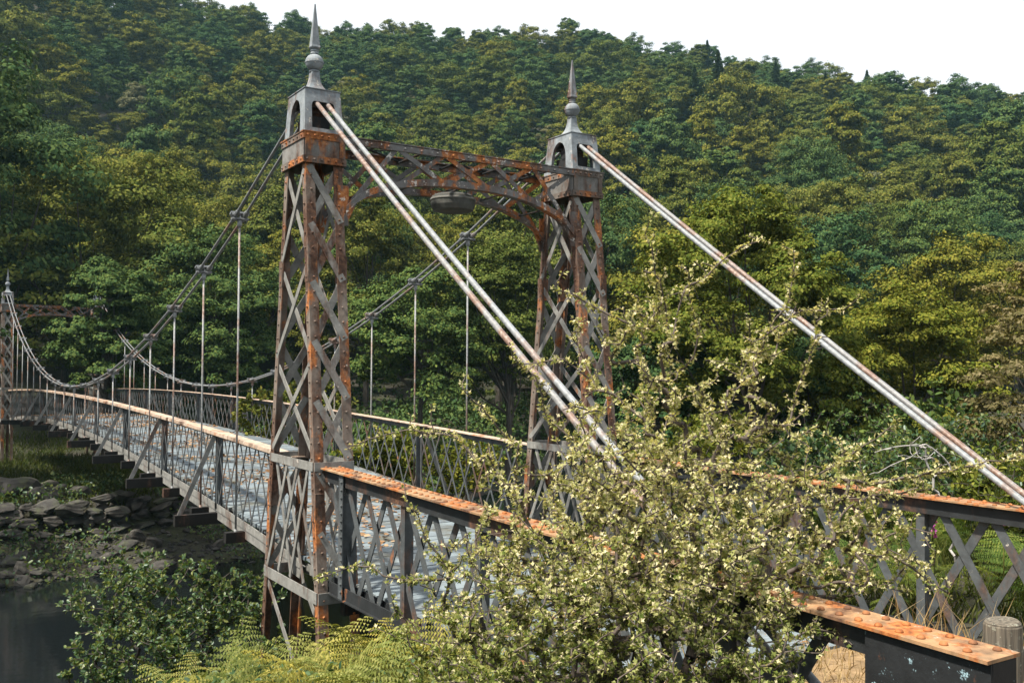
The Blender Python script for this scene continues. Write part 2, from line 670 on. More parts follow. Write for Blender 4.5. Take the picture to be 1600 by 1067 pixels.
def make_tower(detail=True):
    t = empty('tower', parent=bridge)
    F, T = .115, .016
    prof = [(0, 0), (F, 0), (F, T), (T, T), (T, F), (0, F)]
    for sx in (-1, 1):
        for sy in (-1, 1):
            def at_z(z):
                return lambda p: (sx * (t_hx(z) - p[0]), sy * (t_hy(z) - p[1]), z)
            m = MB().prism(prof, at_z(-1.9), at_z(5.04))
            # rivet heads up both flanges
            for z in np.arange(-.9, 4.95, .175):
                for a, b, nx, ny in ((F * .55, 0, 0, 1), (0, F * .55, 1, 0)):
                    c = np.array([sx * (t_hx(z) - a + nx * .004), sy * (t_hy(z) - b + ny * .004), z])
                    nrm = np.array([sx * nx, sy * ny, 0.0])
                    m.tube([c - nrm * .004, c + nrm * .006, c + nrm * .013], [.016, .015, .007], 6)
            # splice plates and gussets
            for z in (1.0, 3.75):
                m.box((min(sx * (t_hx(z) - .1), sx * (t_hx(z) + .006)), min(sy * (t_hy(z) - .1), sy * (t_hy(z) + .012)), z - .16),
                      (max(sx * (t_hx(z) - .1), sx * (t_hx(z) + .006)), max(sy * (t_hy(z) - .1), sy * (t_hy(z) + .012)), z + .16))
            m.obj('leg', 'leg', t)
    joined = MB()

    def put(p0, p1, w, nrm):
        if detail:
            bar_obj('lattice_bar', p0, p1, w, .012, nrm, 'bar', t)
        else:
            joined.bar(p0, p1, w, .012, nrm)
    for s in (-1, 1):
        zs = np.linspace(1.5, 4.98, 4)
        for a, b in zip(zs[:-1], zs[1:]):                       # broad faces: three crossed panels
            for k in (-1, 1):
                x0, x1 = s * (t_hx(a) - .004 - .016 * (k > 0)), s * (t_hx(b) - .004 - .016 * (k > 0))
                put((x0, -k * (t_hy(a) - .05), a + .06), (x1, k * (t_hy(b) - .05), b - .03), .072, (s, 0, 0))
        zs = np.linspace(1.5, 4.98, 6)
        for a, b in zip(zs[:-1], zs[1:]):                       # narrow faces: five crossed panels
            for k in (-1, 1):
                y0, y1 = s * (t_hy(a) - .004 - .016 * (k > 0)), s * (t_hy(b) - .004 - .016 * (k > 0))
                put((-k * (t_hx(a) - .045), y0, a + .03), (k * (t_hx(b) - .045), y1, b + .01), .085, (0, s, 0))
        n = 4                                                   # below the rail: close lattice
        for i in range(n):
            for k in (-1, 1):
                u0, u1 = -.9 + i * .45, -.9 + i * .45 + .72
                if u1 > .95:
                    continue
                x0 = s * (t_hx(.1) - .004 - .016 * (k > 0))
                put((x0, k * u0 * t_hy(.1), .08), (x0, k * u1 * t_hy(1.4), 1.4), .06, (s, 0, 0))
        for a, b in ((.05, .72), (.72, 1.4)):
            for k in (-1, 1):
                y0, y1 = s * (t_hy(a) - .004 - .016 * (k > 0)), s * (t_hy(b) - .004 - .016 * (k > 0))
                put((-k * (t_hx(a) - .045), y0, a), (k * (t_hx(b) - .045), y1, b), .075, (0, s, 0))
        put((s * (t_hx(-.8) - .02), -t_hy(-1.6), -1.7), (s * (t_hx(0) - .02), t_hy(0) - .05, -.1), .08, (s, 0, 0))
        for z, h in ((1.46, .1), (.0, .13)):                    # girts around the tower
            hy, hx = t_hy(z), t_hx(z)
            bar_obj('girt', (s * (hx + .008), -hy + .02, z), (s * (hx + .008), hy - .02, z), h, .012, (s, 0, 0), 'bar', t)
            bar_obj('girt', (-hx + .0, s * (hy + .008), z), (hx - .0, s * (hy + .008), z), h, .012, (0, s, 0), 'bar', t)
    if not detail:
        tag(joined.obj('lattice', 'bar', t), kind='stuff')
    # collar box: four plates, corner angles, top and bottom flanges, rivets
    z0, z1, bx, by = 5.02, 5.375, .2544, .3729
    m = MB()
    for s in (-1, 1):
        m.box((-bx + .02, s * by - .009, z0), (bx - .02, s * by + .009, z1))
        m.box((s * bx - .009, -by + .0, z0), (s * bx + .009, by - .0, z1))
    m.box((-bx + .012, -by + .012, z1 - .03), (bx - .012, by - .012, z1 - .012))
    m.obj('collar', 'collar', t)
    m = MB()
    for s in (-1, 1):
        for z in (z0 - .004, z1 - .075):
            m.box((-bx - .016, s * (by + .014) - .008, z), (bx + .016, s * (by + .014) + .008, z + .08))
            m.box((s * (bx + .014) - .008, -by - .004, z), (s * (bx + .014) + .008, by + .004, z + .08))
        for q in (-1, 1):
            m.box((s * (bx - .04) - .035, q * (by + .018) - .006, z0 + .078), (s * (bx - .04) + .035, q * (by + .018) + .006, z1 - .077))
    m.box((-bx - .03, -by - .03, z1), (bx + .03, by + .03, z1 + .014))
    for s in (-1, 1):
        for z in (z0 + .035, z1 - .035):
            for u in np.linspace(-.88, .88, 6):
                for c, nrm in ((np.array([u * bx, s * (by + .02), z]), np.array([0, s, 0.])), (np.array([s * (bx + .02), u * by, z]), np.array([s, 0, 0.]))):
                    m.tube([c, c + nrm * .01, c + nrm * .017], [.017, .015, .007], 6)
    m.obj('collar_flange', 'flange', t)
    # cap: tapered housing, pointed arches on the broad sides, square openings for the cables
    cz0, cz1 = 5.392, 5.925

    def chx(v):
        return .245 + (.222 - .245) * v

    def chy(v):
        return .36 + (.285 - .36) * v
    m = MB()
    tk = .045
    arch = []
    for k in range(9):
        a = k / 8
        arch.append((.60 * math.cos(a * math.pi / 2) ** .75, .40 + .42 * math.sin(a * math.pi / 2) ** 1.0 if k else .40))
    arch[-1] = (0, .84)
    sq = [(.63, .10), (.63, .62), (.59, .69), (.5, .72), (0, .72)]
    for s in (-1, 1):
        for q in (-1, 1):
            # broad side, half of it
            poly = [(q * 1, 0), (q * 1, 1), (0, 1)] + [(q * u, v) for u, v in arch[::-1]] + [(q * .60, 0)]

            def mo(p, s=s):
                return (s * chx(p[1]), p[0] * (chy(p[1]) - tk - .001), cz0 + p[1] * (cz1 - cz0))

            def mi(p, s=s):
                return (s * (chx(p[1]) - tk), p[0] * (chy(p[1]) - tk - .001), cz0 + p[1] * (cz1 - cz0))
            m.prism(poly, mo, mi)
            poly = [(q * 1, 0), (q * 1, 1), (0, 1)] + [(q * u, v) for u, v in sq[::-1]] + [(q * .0, .10), (0, 0)]

            def mo2(p, s=s):
                return (p[0] * chx(p[1]), s * chy(p[1]), cz0 + p[1] * (cz1 - cz0))

            def mi2(p, s=s):
                return (p[0] * chx(p[1]), s * (chy(p[1]) - tk), cz0 + p[1] * (cz1 - cz0))
            m.prism(poly, mo2, mi2)
    m.add([(a * .232, b * .295, cz1 + .002) for a, b in ((-1, -1), (1, -1), (1, 1), (-1, 1))] +
          [(a * .232, b * .295, cz1 + .012) for a, b in ((-1, -1), (1, -1), (1, 1), (-1, 1))] +
          [(a * .125, b * .125, cz1 + .052) for a, b in ((-1, -1), (1, -1), (1, 1), (-1, 1))],
          [(3, 2, 1, 0), (0, 1, 5, 4), (1, 2, 6, 5), (2, 3, 7, 6), (3, 0, 4, 7), (4, 5, 9, 8), (5, 6, 10, 9), (6, 7, 11, 10), (7, 4, 8, 11), (8, 9, 10, 11)])
    m.obj('cap', 'cap', t)
    # saddle block inside the cap
    m = MB().box((-.13, -.2, 5.392), (.13, .2, 5.62))
    m.lathe([(.0, -.13), (.1, -.13), (.1, .13), (.0, .13)], 16)
    m.v[-64:] = [(v[2], v[0], v[1] + 5.68) for v in m.v[-64:]]
    m.obj('saddle', 'dark', t)
    zt = cz1 + .052
    m = MB().lathe([(.124, zt), (.105, zt + .02), (.083, zt + .055), (.066, zt + .10), (.054, zt + .16), (.048, zt + .235)], square=True)
    m.obj('finial_neck', 'cap', t)
    b0 = zt + .235
    prof = [(.04, b0), (.062, b0 + .004), (.066, b0 + .014), (.05, b0 + .028)]
    for k in range(1, 12):
        a = math.pi * k / 12
        prof.append((.012 + .1 * math.sin(a), b0 + .125 - .1 * math.cos(a)))
    prof[6:6] = []
    prof += [(.052, b0 + .232), (.046, b0 + .25), (.056, b0 + .265), (.044, b0 + .28), (.07, b0 + .3), (.072, b0 + .308), (.03, b0 + .312)]
    m = MB().lathe(prof, 20)
    # belt round the ball
    m.lathe([(.1, b0 + .112), (.117, b0 + .114), (.117, b0 + .128), (.1, b0 + .13)], 20)
    m.obj('finial_ball', 'cap', t, smooth=False)
    MB().lathe([(.056, b0 + .31), (.05, b0 + .335), (.006, 7.065)], square=True).obj('finial_spike', 'cap', t)
    return t


tw = make_tower(True)
tw.location = (-W, 0, 0)
tr = copy_tree(tw, bridge)
tr.location = (W, 0, 0)
tf = make_tower(False)
tf.location = (-W, D, 0.04)
tf2 = copy_tree(tf, bridge)
tf2.location = (W, D, 0.04)
for o, lb in ((tw, 'near tower on the river side, facing the camera'), (tr, 'near tower half hidden behind the hawthorn'),
              (tf, 'far tower at the photograph\'s edge'), (tf2, 'far tower lost among the trees')):
    o['label'] = lb


# ---- portal truss between a pair of towers
def make_portal():
    p = empty('portal_truss', parent=bridge)

    def az(x):          # underside arch
        return 4.97 - .40 * (abs(x) / 1.72) ** 2.6 - .10 * max(0, (abs(x) - 1.4) / .32) ** 2
    X = 1.70
    for s in (-1, 1):
        y = s * .385
        bar_obj('top_chord', (-X - .02, y, 5.325), (X + .02, y, 5.325), .072, .05, (0, s, 0), 'truss', p)
        bar_obj('top_chord_flange', (-X, y - s * .03, 5.377), (X, y - s * .03, 5.377), .12, .014, (0, 0, 1), 'truss', p)
        xs = np.linspace(-X, X, 25)
        m = MB()
        for a, b in zip(xs[:-1], xs[1:]):
            pts = [(a, az(a)), (b, az(b))]
            vs = []
            for xx, zz in pts:
                vs += [(xx, y - .03, zz - .038), (xx, y + .03, zz - .038), (xx, y + .03, zz + .038), (xx, y - .03, zz + .038)]
            m.add(vs, [(0, 4, 5, 1), (1, 5, 6, 2), (2, 6, 7, 3), (3, 7, 4, 0)])
            vs = []
            for xx, zz in pts:
                vs += [(xx, y - s * .09, zz - .05), (xx, y + s * .034, zz - .05), (xx, y + s * .034, zz - .039), (xx, y - s * .09, zz - .039)]
            m.add(vs, [(0, 4, 5, 1), (1, 5, 6, 2), (2, 6, 7, 3), (3, 7, 4, 0)])
        m.obj('arch_rib', 'truss', p)
        n = 5
        ws = np.linspace(-X + .02, X - .02, n + 1)
        for a, b in zip(ws[:-1], ws[1:]):
            for k in (0, 1):
                x0, x1 = (a + .03, b - .03) if k == 0 else (b - .03, a + .03)
                yy = y + s * (.008 if k else -.008)
                bar_obj('brace', (x0, yy, az(x0)), (x1, yy, 5.30), .062, .012, (0, s, 0), 'truss', p)
        # gusset plates where the rib meets the legs
        for q in (-1, 1):
            bar_obj('gusset', (q * (X + .03), y, 4.30), (q * (X + .03), y, 4.78), .14, .03, (0, s, 0), 'truss', p)
            bar_obj('knee', (q * (X + .0), y, 4.34), (q * (X - .17), y, 4.70), .05, .03, (0, s, 0), 'truss', p)
            c = np.array([q * (X + .0), y + s * .03, 5.40])
        m = MB()
        for x in np.linspace(-1.6, 1.6, 15):
            c = np.array([x, y + s * .025, 5.325])
            m.tube([c, c + (0, s * .01, 0), c + (0, s * .017, 0)], [.018, .015, .006], 6)
        m.obj('rivet_row', 'truss', p)
    for x in (-1.3, -.65, 0, .65, 1.3):
        bar_obj('cross_tie', (x, -.36, 5.31), (x, .36, 5.31), .05, .012, (0, 0, 1), 'dark', p)
        bar_obj('cross_tie', (x, -.36, az(x) + .01), (x, .36, az(x) + .01), .05, .012, (0, 0, 1), 'dark', p)
    for a, b in ((-1.65, -.65), (-.65, .65), (.65, 1.65)):
        for k in (-1, 1):
            bar_obj('cross_tie', (a, k * .35, 5.345 + k * .008), (b, -k * .35, 5.345 + k * .008), .05, .01, (0, 0, 1), 'dark', p)
    return p


portal = make_portal()
pf2 = copy_tree(portal, bridge)
pf2.location = (0, D, .04)

# ---- cables: two rods a side, a clamp at every hanger
HANG = [D / 2 + 1.96 * (k - 8.5) for k in range(18)]
BACK = lambda y: 5.945 + .668 * y
clamp_me = None
for s in (-1, 1):
    for q in (-1, 1):
        x = s * W + q * .068
        ys = np.concatenate([[.0, .12, .3], np.array(HANG), [D - .3, D - .12, D]])
        pts = []
        for y in ys:
            e = min(y, D - y)
            z = cable_z(y) if e > .25 else 5.79 if e < .05 else 5.77
            pts.append((x, y, z))
        MB().tube(pts, .021, 8).obj('main_cable', 'cable_grey', bridge, smooth=True)
        r = .028
        pts = [(x, -.02, 5.79), (x, -.12, 5.78), (x, -.3, BACK(-.3))] + [(x, y, BACK(y) + .0035 * (y + .3) * (y + 8.2)) for y in np.linspace(-1, -8.2, 12)]
        MB().tube(pts, r, 10).obj('backstay', 'cable' if (q > 0) == (s < 0) else 'cable_rusty', bridge, smooth=True)
        if s < 0:
            pts = [(x, D + .02, 5.79), (x, D + .3, BACK(-.3)), (x, D + 6.5, BACK(-6.5))]
            MB().tube(pts, r, 6).obj('backstay', 'cable_grey', bridge, smooth=True)
    for y in HANG:
        if clamp_me is None:
            m = MB()
            for q in (-1, 1):
                m.tube([(q * .068, -.17, 0), (q * .068, -.13, 0), (q * .068, .13, 0), (q * .068, .17, 0)], [.026, .036, .036, .026], 8)
                m.tube([(q * .108, -.05, .012), (q * .108, .05, .012)], [.02, .02], 6)
            m.box((-.135, -.045, .03), (.135, .045, .058))
            m.box((-.125, -.03, -.06), (.125, .03, -.034))
            for q in (-1, 1):
                m.tube([(q * .0, q * .02, -.06), (0, q * .02, .08)], [.011, .011], 6)
            clamp_me = m.mesh('cable_clamp', 'cable_grey')
        c = link('cable_clamp', clamp_me, bridge, (s * W, y, cable_z(y)))
        c.rotation_euler = (math.atan(2 * .0103 * (y - D / 2)), 0, 0)
        zb = chord_z(y) - .1
        zc = cable_z(y) - .04
        m = MB().tube([(s * W, y, zc - .02), (s * W, y, zc - .1), (s * W, y, zc - .13)], [.035, .035, .018], 8)
        m.tube([(s * W, y, zc - .1), (s * W, y, zb)], .0155, 8)
        m.tube([(s * W, y, zb), (s * W, y, zb + .09)], .026, 6)
        m.obj('hanger', 'hanger', bridge, smooth=True)

# sheave discs where the near backstay reaches its anchorage
for yy in (-7.42, -7.62):
    for q in (-1, 1):
        c = np.array([-W + q * .068 - .02, yy, BACK(yy) - .09])
        d = np.array([.25, 1, .66]) / np.linalg.norm([.25, 1, .66])
        MB().tube([c - d * .03, c - d * .025, c + d * .025, c + d * .03], [.10, .125, .125, .10], 20).obj('anchor_disc', 'cable_grey', bridge, smooth=False)

# ---- deck: planks on cross beams
deck = empty('deck', parent=bridge)
pm = MB().box((-.5, -.5, -.5), (.5, .5, .5)).mesh('plank', 'plank')
y = -5.3
prng = np.random.default_rng(3)
while y < D + .2:
    o = link('plank', pm, deck)
    w = .172
    z = chord_z(y) + .085 if y > 0 else .085
    o.location = (prng.normal(0, .012), y, z + prng.normal(0, .003))
    o.scale = (3.52, w, .05)
    o.rotation_euler = (math.atan(.72 * -2 * (y - D / 2) / (D / 2) ** 2) if y > 0 else 0, prng.normal(0, .001), prng.normal(0, .0012))
    y += .184
RAKE = [D / 2 + 3.8 * (k - 4) for k in range(9)]
for y in RAKE:
    z = chord_z(y)
    MB().box((-2.5, y - .06, z - .22), (2.5, y + .06, z - .045)).obj('cross_beam', 'beam', bridge)
for y in HANG:
    z = chord_z(y)
    MB().box((-2.12, y - .06, z - .2), (2.12, y + .06, z - .045)).obj('cross_beam', 'beam', bridge)
for y in (-.9, -2.6, -4.3):
    MB().box((-1.9, y - .06, -.22), (1.9, y + .06, -.045)).obj('cross_beam', 'beam', bridge)

# ---- parapets
riv_me = MB().lathe([(.0215, 0), (.021, .005), (.016, .013), (.007, .017)], 10).mesh('rivet', 'rivet', True)
XM = 1.84
for s in (-1, 1):
    p = empty('parapet', parent=bridge)
    p['label'] = 'close lattice parapet of the main span'
    ys = np.linspace(.62, D - .62, 41)
    m = MB()
    m2 = MB()
    m3 = MB()
    for a, b in zip(ys[:-1], ys[1:]):
        for mm, x0, x1, f0, f1, zf in ((m, -.085, .085, -.012, .0, rail_z), (m, -.09, -.078, -.055, -.0125, rail_z), (m2, -.012, .075, -.012, .0, chord_z),
                                       (m2, -.012, .0, .0005, .10, chord_z), (m2, .001, .012, -.15, -.0125, chord_z), (m3, -.008, .004, -.10, -.0125, rail_z)):
            vs = []
            for y in (a, b):
                z = zf(y)
                for xx, zz in ((x0, f0), (x1, f0), (x1, f1), (x0, f1)):
                    vs.append((s * (XM - xx), y, z + zz))
            mm.add(vs, [(0, 4, 5, 1), (1, 5, 6, 2), (2, 6, 7, 3), (3, 7, 4, 0)])
    m.obj('top_rail', 'rail_far', p)
    m2.obj('bottom_chord', 'bar', p)
    m3.obj('rail_web', 'web', p)
    sp = .42
    rest = MB()
    k = 0
    y = .75
    while y < D - .75:
        for dr in (-1, 1):
            y0, y1 = y, y + dr * .69
            if y1 < .66 or y1 > D - .66:
                continue
            xx = s * (XM + (.006 if dr > 0 else -.006))
            P0, P1 = (xx, y0, rail_z(y0) - .03), (xx, y1, chord_z(y1) + .03)
            if k < (66 if s < 0 else 40):
                bar_obj('lattice_bar', P0, P1, .036, .008, (s, 0, 0), 'web', p)
            else:
                rest.bar(P0, P1, .036, .008, (s, 0, 0))
            k += 1
        y += sp
    tag(rest.obj('lattice', 'web', p), kind='stuff')
    for y in RAKE:
        zt, zb = rail_z(y), chord_z(y)
        m = MB().box((s * (XM + .0) - .012, y - .055, zb + .01), (s * (XM + .0) + .012, y + .055, zt - .014))
        m.box((s * (XM - .055) - .04, y - .007, zb + .01), (s * (XM - .055) + .04, y + .007, zt - .014))
        m.obj('post', 'web', p)
        m = MB().bar((s * (XM + .03), y, zt - .04), (s * (XM + .58), y, zb - .05), .075, .012, (0, 1, 0))
        m.bar((s * (XM + .03), y + .03, zt - .04), (s * (XM + .6), y + .03, zb - .05), .012, .06, (0, 1, 0))
        m.obj('raker', 'bar', p)


def ap_rail(s, y):
    return 1.45 + .0165 * (y + .8) if s < 0 else 1.415


for s in (-1, 1):
    p = empty('parapet', parent=bridge)
    p['label'] = 'heavy lattice parapet of the near approach with riveted rusty rail'
    Y0, Y1 = -.72, -8.72
    xc = s * 2.0
    m, mt_, mt2, mb_ = MB(), MB(), MB(), MB()
    ys = np.linspace(Y0, Y1, 17)
    for a, b in zip(ys[:-1], ys[1:]):
        for mm, x0, x1, f0, f1, top in ((m, -.13, .13, -.016, 0, 1), (mt_, -.07, -.055, -.16, -.017, 1), (mt2, .055, .07, -.16, -.017, 1), (mb_, -.10, .10, .0, .014, 0), (mb_, -.07, -.056, .0135, .14, 0), (mb_, .056, .07, .0135, .14, 0)):
            vs = []
            for y in (a, b):
                z = ap_rail(s, y) if top else .05
                for xx, zz in ((x0, f0), (x1, f0), (x1, f1), (x0, f1)):
                    vs.append((xc + xx, y, z + zz))
            mm.add(vs, [(0, 4, 5, 1), (1, 5, 6, 2), (2, 6, 7, 3), (3, 7, 4, 0)])
    m.add([(xc - .13, Y1 - .001, ap_rail(s, Y1) - .016), (xc + .13, Y1 - .001, ap_rail(s, Y1) - .016), (xc + .13, Y1 - .001, ap_rail(s, Y1)), (xc - .13, Y1 - .001, ap_rail(s, Y1))], [(0, 1, 2, 3)])
    m.obj('top_rail', 'plate', p)
    mt_.obj('chord_angle', 'dark', p)
    mt2.obj('chord_angle', 'dark', p)
    mb_.obj('bottom_chord', 'dark', p)
    for y in np.arange(Y0 - .08, Y1, -.118):
        for q in (-1, 1):
            yy = y - (.059 if q > 0 else 0)
            if yy < Y1 + .03:
                continue
            link('rivet', riv_me, p, (xc + q * .07, yy, ap_rail(s, yy)))
    y = Y0 - .05
    while y > Y1 + .1:
        for dr in (-1, 1):
            y1 = y + dr * .75
            if y1 > Y0 or y1 < (-8.0 if s < 0 else Y1) or y < (-8.1 if s < 0 else -9):
                continue
            xx = xc + (.022 if dr > 0 else -.022)
            bar_obj('lattice_bar', (xx, y, ap_rail(s, y) - .06), (xx, y1, .11), .082, .013, (1, 0, 0), 'web', p)
        y -= .5
    for y in (-1.3, -2.73, -4.16, -5.6, -7.03):
        zt = ap_rail(s, y) - .018
        m = MB().box((xc - .048, y - .045, .066), (xc + .048, y + .045, zt))
        if y == -1.3:
            m = MB().box((xc - .10, y - .055, .066), (xc - .085, y + .055, zt))
            m.box((xc - .0845, y - .008, .066), (xc + .09, y + .008, zt))
            for z in np.arange(.15, 1.35, .085):
                c = np.array([xc - .1, y - .03, z])
                m.tube([c, c + (-.012, 0, 0), c + (-.018, 0, 0)], [.018, .015, .007], 6)
        m.obj('post', 'web', p)
    # solid end plate
    ze = ap_rail(s, Y1) - .02
    MB().box((xc - .1005, Y1 + .002, .07), (xc - .088, -8.06, ze - .0)).box((xc + .088, Y1 + .002, .07), (xc + .1, -8.06, ze)).box((xc - .0875, Y1 + .0, .07), (xc + .0875, Y1 + .014, ze)).obj('end_plate', 'end', p) if 'end' in M else \
        MB().box((xc - .1005, Y1 + .002, .07), (xc - .088, -8.06, ze - .0)).box((xc - .0875, Y1 + .0, .07), (xc + .0875, Y1 + .014, ze)).obj('end_plate', 'dark', p)

# ---- round lamp under the arch
lamp = tag(empty('bridge_lamp', (0, 0, 4.79)), 'round grey metal lamp drum hanging under the near arch', 'lamp')
MB().lathe([(.05, .115), (.24, .11), (.285, .085), (.30, .03), (.295, -.04), (.27, -.10), (.20, -.118), (.02, -.12)], 28).obj('drum', 'lamp', lamp, smooth=False)
MB().lathe([(.302, .055), (.309, .05), (.309, .035), (.302, .03)], 28).obj('rim_band', 'bar', lamp)
m = MB().box((-.02, -.36, .155), (.02, .36, .175))
m.tube([(0, 0, .115), (0, 0, .16)], .03, 8)
m.obj('bracket', 'dark', lamp)

# ------------------------------------------------------------------ foliage helpers
def unit(a):
    return a / (np.linalg.norm(a, axis=-1, keepdims=True) + 1e-9)


def rdirs(n, g):
    return unit(g.normal(size=(n, 3)))


QUAD = (np.array([[0, -.5, 0], [.30, 0, .05], [0, .5, 0], [-.30, 0, .05]]), np.array([[0, 1, 2, 3]]))
OVAL = (np.array([[0, 0, 0], [.26, .28, .05], [.24, .68, .06], [0, 1, -.06], [-.24, .68, .06], [-.26, .28, .05]]), np.array([[0, 1, 2, 3], [0, 3, 4, 5]]))
LOBED = (np.array([[0, 0, 0], [.42, .50, .10], [.13, .58, .02], [0, 1.0, -.14], [-.13, .58, .02], [-.42, .50, .10]]),
         np.array([[0, 1, 2], [0, 2, 3], [0, 3, 4], [0, 4, 5]]))


def leaf_arrays(tmpl, P, Y, N, S):
    """place a leaf template: P base points, Y leaf axes, N leaf normals, S sizes"""
    v, f = tmpl
    Y = unit(Y)
    X = unit(np.cross(Y, N))
    Z = np.cross(X, Y)
    V = P[:, None] + S[:, None, None] * (v[None, :, 0, None] * X[:, None] + v[None, :, 1, None] * Y[:, None] + v[None, :, 2, None] * Z[:, None])
    F = f[None] + (np.arange(len(P)) * len(v))[:, None, None]
    return V.reshape(-1, 3), F.reshape(-1, f.shape[1])


def crown_mesh(name, seed, Rr, H, nb, nt, per, ls, mat, flat=.62, shape=0.0, tmpl=QUAD, full=0.0):
    """crown of nb boughs, each a spray of nt leaf tufts, each tuft per leaves; shape > 0 tapers to the top"""
    g = np.random.default_rng(seed)
    i = np.arange(nb)
    a = i * 2.39996 + g.normal(0, .35, nb)
    zz = np.clip(np.linspace(-.62, 1.0, nb) + g.normal(0, .10, nb), -.7, 1.05)
    prof = np.sqrt(np.clip(1 - (np.clip(zz, -.7, .97)) ** 2, .05, 1)) * (1 - shape * (zz + .3) * .6)
    u = g.uniform(.45 + .3 * full, 1.08 - .12 * full, nb)
    c = np.stack([np.cos(a) * prof * u * Rr * .78, np.sin(a) * prof * u * Rr * .78, zz * H * .42], 1)
    c[:, :2] += g.normal(0, .10 * Rr, 2)
    br = Rr * g.uniform(.26 + .06 * full, .44 + .04 * full, nb)
    kb = np.repeat(i, nt)
    d = rdirs(nb * nt, g)
    d[:, 2] = np.where(d[:, 2] < -.30, -d[:, 2] * .7, d[:, 2])
    tc_ = c[kb] + d * (br[kb] * g.uniform(.55, 1.12, nb * nt))[:, None] * np.array([1, 1, flat])
    tr_ = br[kb] * g.uniform(.26, .46, nb * nt)
    k = np.repeat(np.arange(nb * nt), per)
    n = len(k)
    dd = rdirs(n, g)
    dd[:, 2] = np.where(dd[:, 2] < -.25, -dd[:, 2] * .7, dd[:, 2])
    P = tc_[k] + dd * (tr_[k] * g.uniform(.35, 1.12, n))[:, None] * np.array([1, 1, .72])
    N = unit(dd * .75 + d[k] * .45 + g.normal(size=(n, 3)) * .36 + np.array([0, 0, .22]))
    Y = g.normal(size=(n, 3))
    Y = Y - N * (Y * N).sum(1, keepdims=True)
    S = ls * g.uniform(.55, 1.35, n)
    V, F = leaf_arrays(tmpl, P, Y, N, S)
    return mesh_np(name, V, F, mat), c, br


def trunk_mesh(name, seed, lobes, zc, r0, mat='bark', nlimb=9):
    """tapered trunk with limbs that reach for some of the crown's lobes; crown centre at height zc"""
    g = np.random.default_rng(seed)
    m = MB()
    top = zc * 1.02
    zs = np.linspace(-.6, top, 8)
    wx, wy = g.normal(0, .05 * zc ** .5, 2)
    pts = [np.array([wx * math.sin(z * .5), wy * math.sin(z * .4 + 1), z]) for z in zs]
    m.tube(pts, [r0 * (1.35 if i == 0 else 1) * (1 - .78 * i / 7) for i in range(8)], 8)
    for q in g.choice(len(lobes), min(nlimb, len(lobes)), replace=False):
        e = lobes[q] + np.array([0, 0, zc])
        z0 = g.uniform(.42, .9) * top
        a = np.array([wx * math.sin(z0 * .5), wy * math.sin(z0 * .4 + 1), z0])
        mid = a * .5 + e * .5 + np.array([0, 0, -.12 * abs(e[2] - z0)]) + g.normal(0, .12, 3)
        m.tube([a, mid, e], [r0 * .38, r0 * .22, r0 * .06], 5)
    return m.mesh(name, mat)


# ------------------------------------------------------------------ wood on the hillside
kinds = []
for k, (mat, Rr, H, zc, shp) in enumerate((('olive', 4.4, 8.8, 5.4, 0), ('olive', 5.2, 8.0, 5.2, -.2), ('olive', 3.6, 9.8, 5.8, .5), ('green', 4.6, 9.6, 5.8, .2), ('green', 3.7, 10.6, 6.2, .6),
                                           ('olive', 4.8, 8.2, 5.0, 0), ('green', 5.2, 8.6, 5.2, -.1), ('greyg', 3.4, 7.6, 5.0, .2))):
    cm, lo, lr = crown_mesh('crown', 40 + k, Rr, H, 16, 11, 135, .26, mat, .95, shp, QUAD, 1.0)
    kinds.append((mat, cm, trunk_mesh('trunk', 60 + k, lo, zc, .24), zc, Rr))


near_kinds = []
for k, (mat, Rr, H, zc, shp) in enumerate((('olive', 4.6, 9.0, 5.3, 0), ('green', 4.4, 9.6, 5.6, .2), ('olive', 3.8, 9.4, 5.4, .5), ('green', 4.9, 9.2, 5.4, -.1), ('green', 3.6, 9.8, 5.6, .5))):
    cm, lo, lr = crown_mesh('crown', 140 + k, Rr, H, 22, 13, 150, .16, mat, .88, shp, QUAD, .7)
    near_kinds.append((mat, cm, trunk_mesh('trunk', 160 + k, lo, zc, .22, nlimb=20), zc, Rr))


def conifer_mesh(seed, h, r, mat):
    g = np.random.default_rng(seed)
    n = 5200
    t = g.uniform(0, 1, n) ** .8
    lay = np.round(t * 17) / 17 + g.normal(0, .012, n)
    z = h * (.12 + .88 * lay)
    a = g.uniform(0, 6.283, n)
    br = 1 + .5 * np.sin(a * 5 + lay * 40) * g.uniform(.3, 1, n)
    rr = r * (1 - lay * .97) * g.uniform(.25, 1, n) ** .6 * br
    P = np.stack([rr * np.cos(a), rr * np.sin(a), z - rr * .32 + g.normal(0, .08, n)], 1)
    out = np.stack([np.cos(a), np.sin(a), np.full(n, -.35)], 1)
    N = unit(np.stack([np.cos(a) * .5, np.sin(a) * .5, np.ones(n)], 1) + g.normal(size=(n, 3)) * .3)
    V, F = leaf_arrays(QUAD, P, out, N, .55 * g.uniform(.6, 1.2, n))
    return mesh_np('crown', V, F, mat)


con_tr = MB().tube([(0, 0, -.8), (0, 0, 5), (0, 0, 11)], [.24, .16, .03], 7).mesh('trunk', 'bark')
con_me = [conifer_mesh(80 + k, 14.0, 3.0 + .4 * k, 'conif') for k in range(3)]

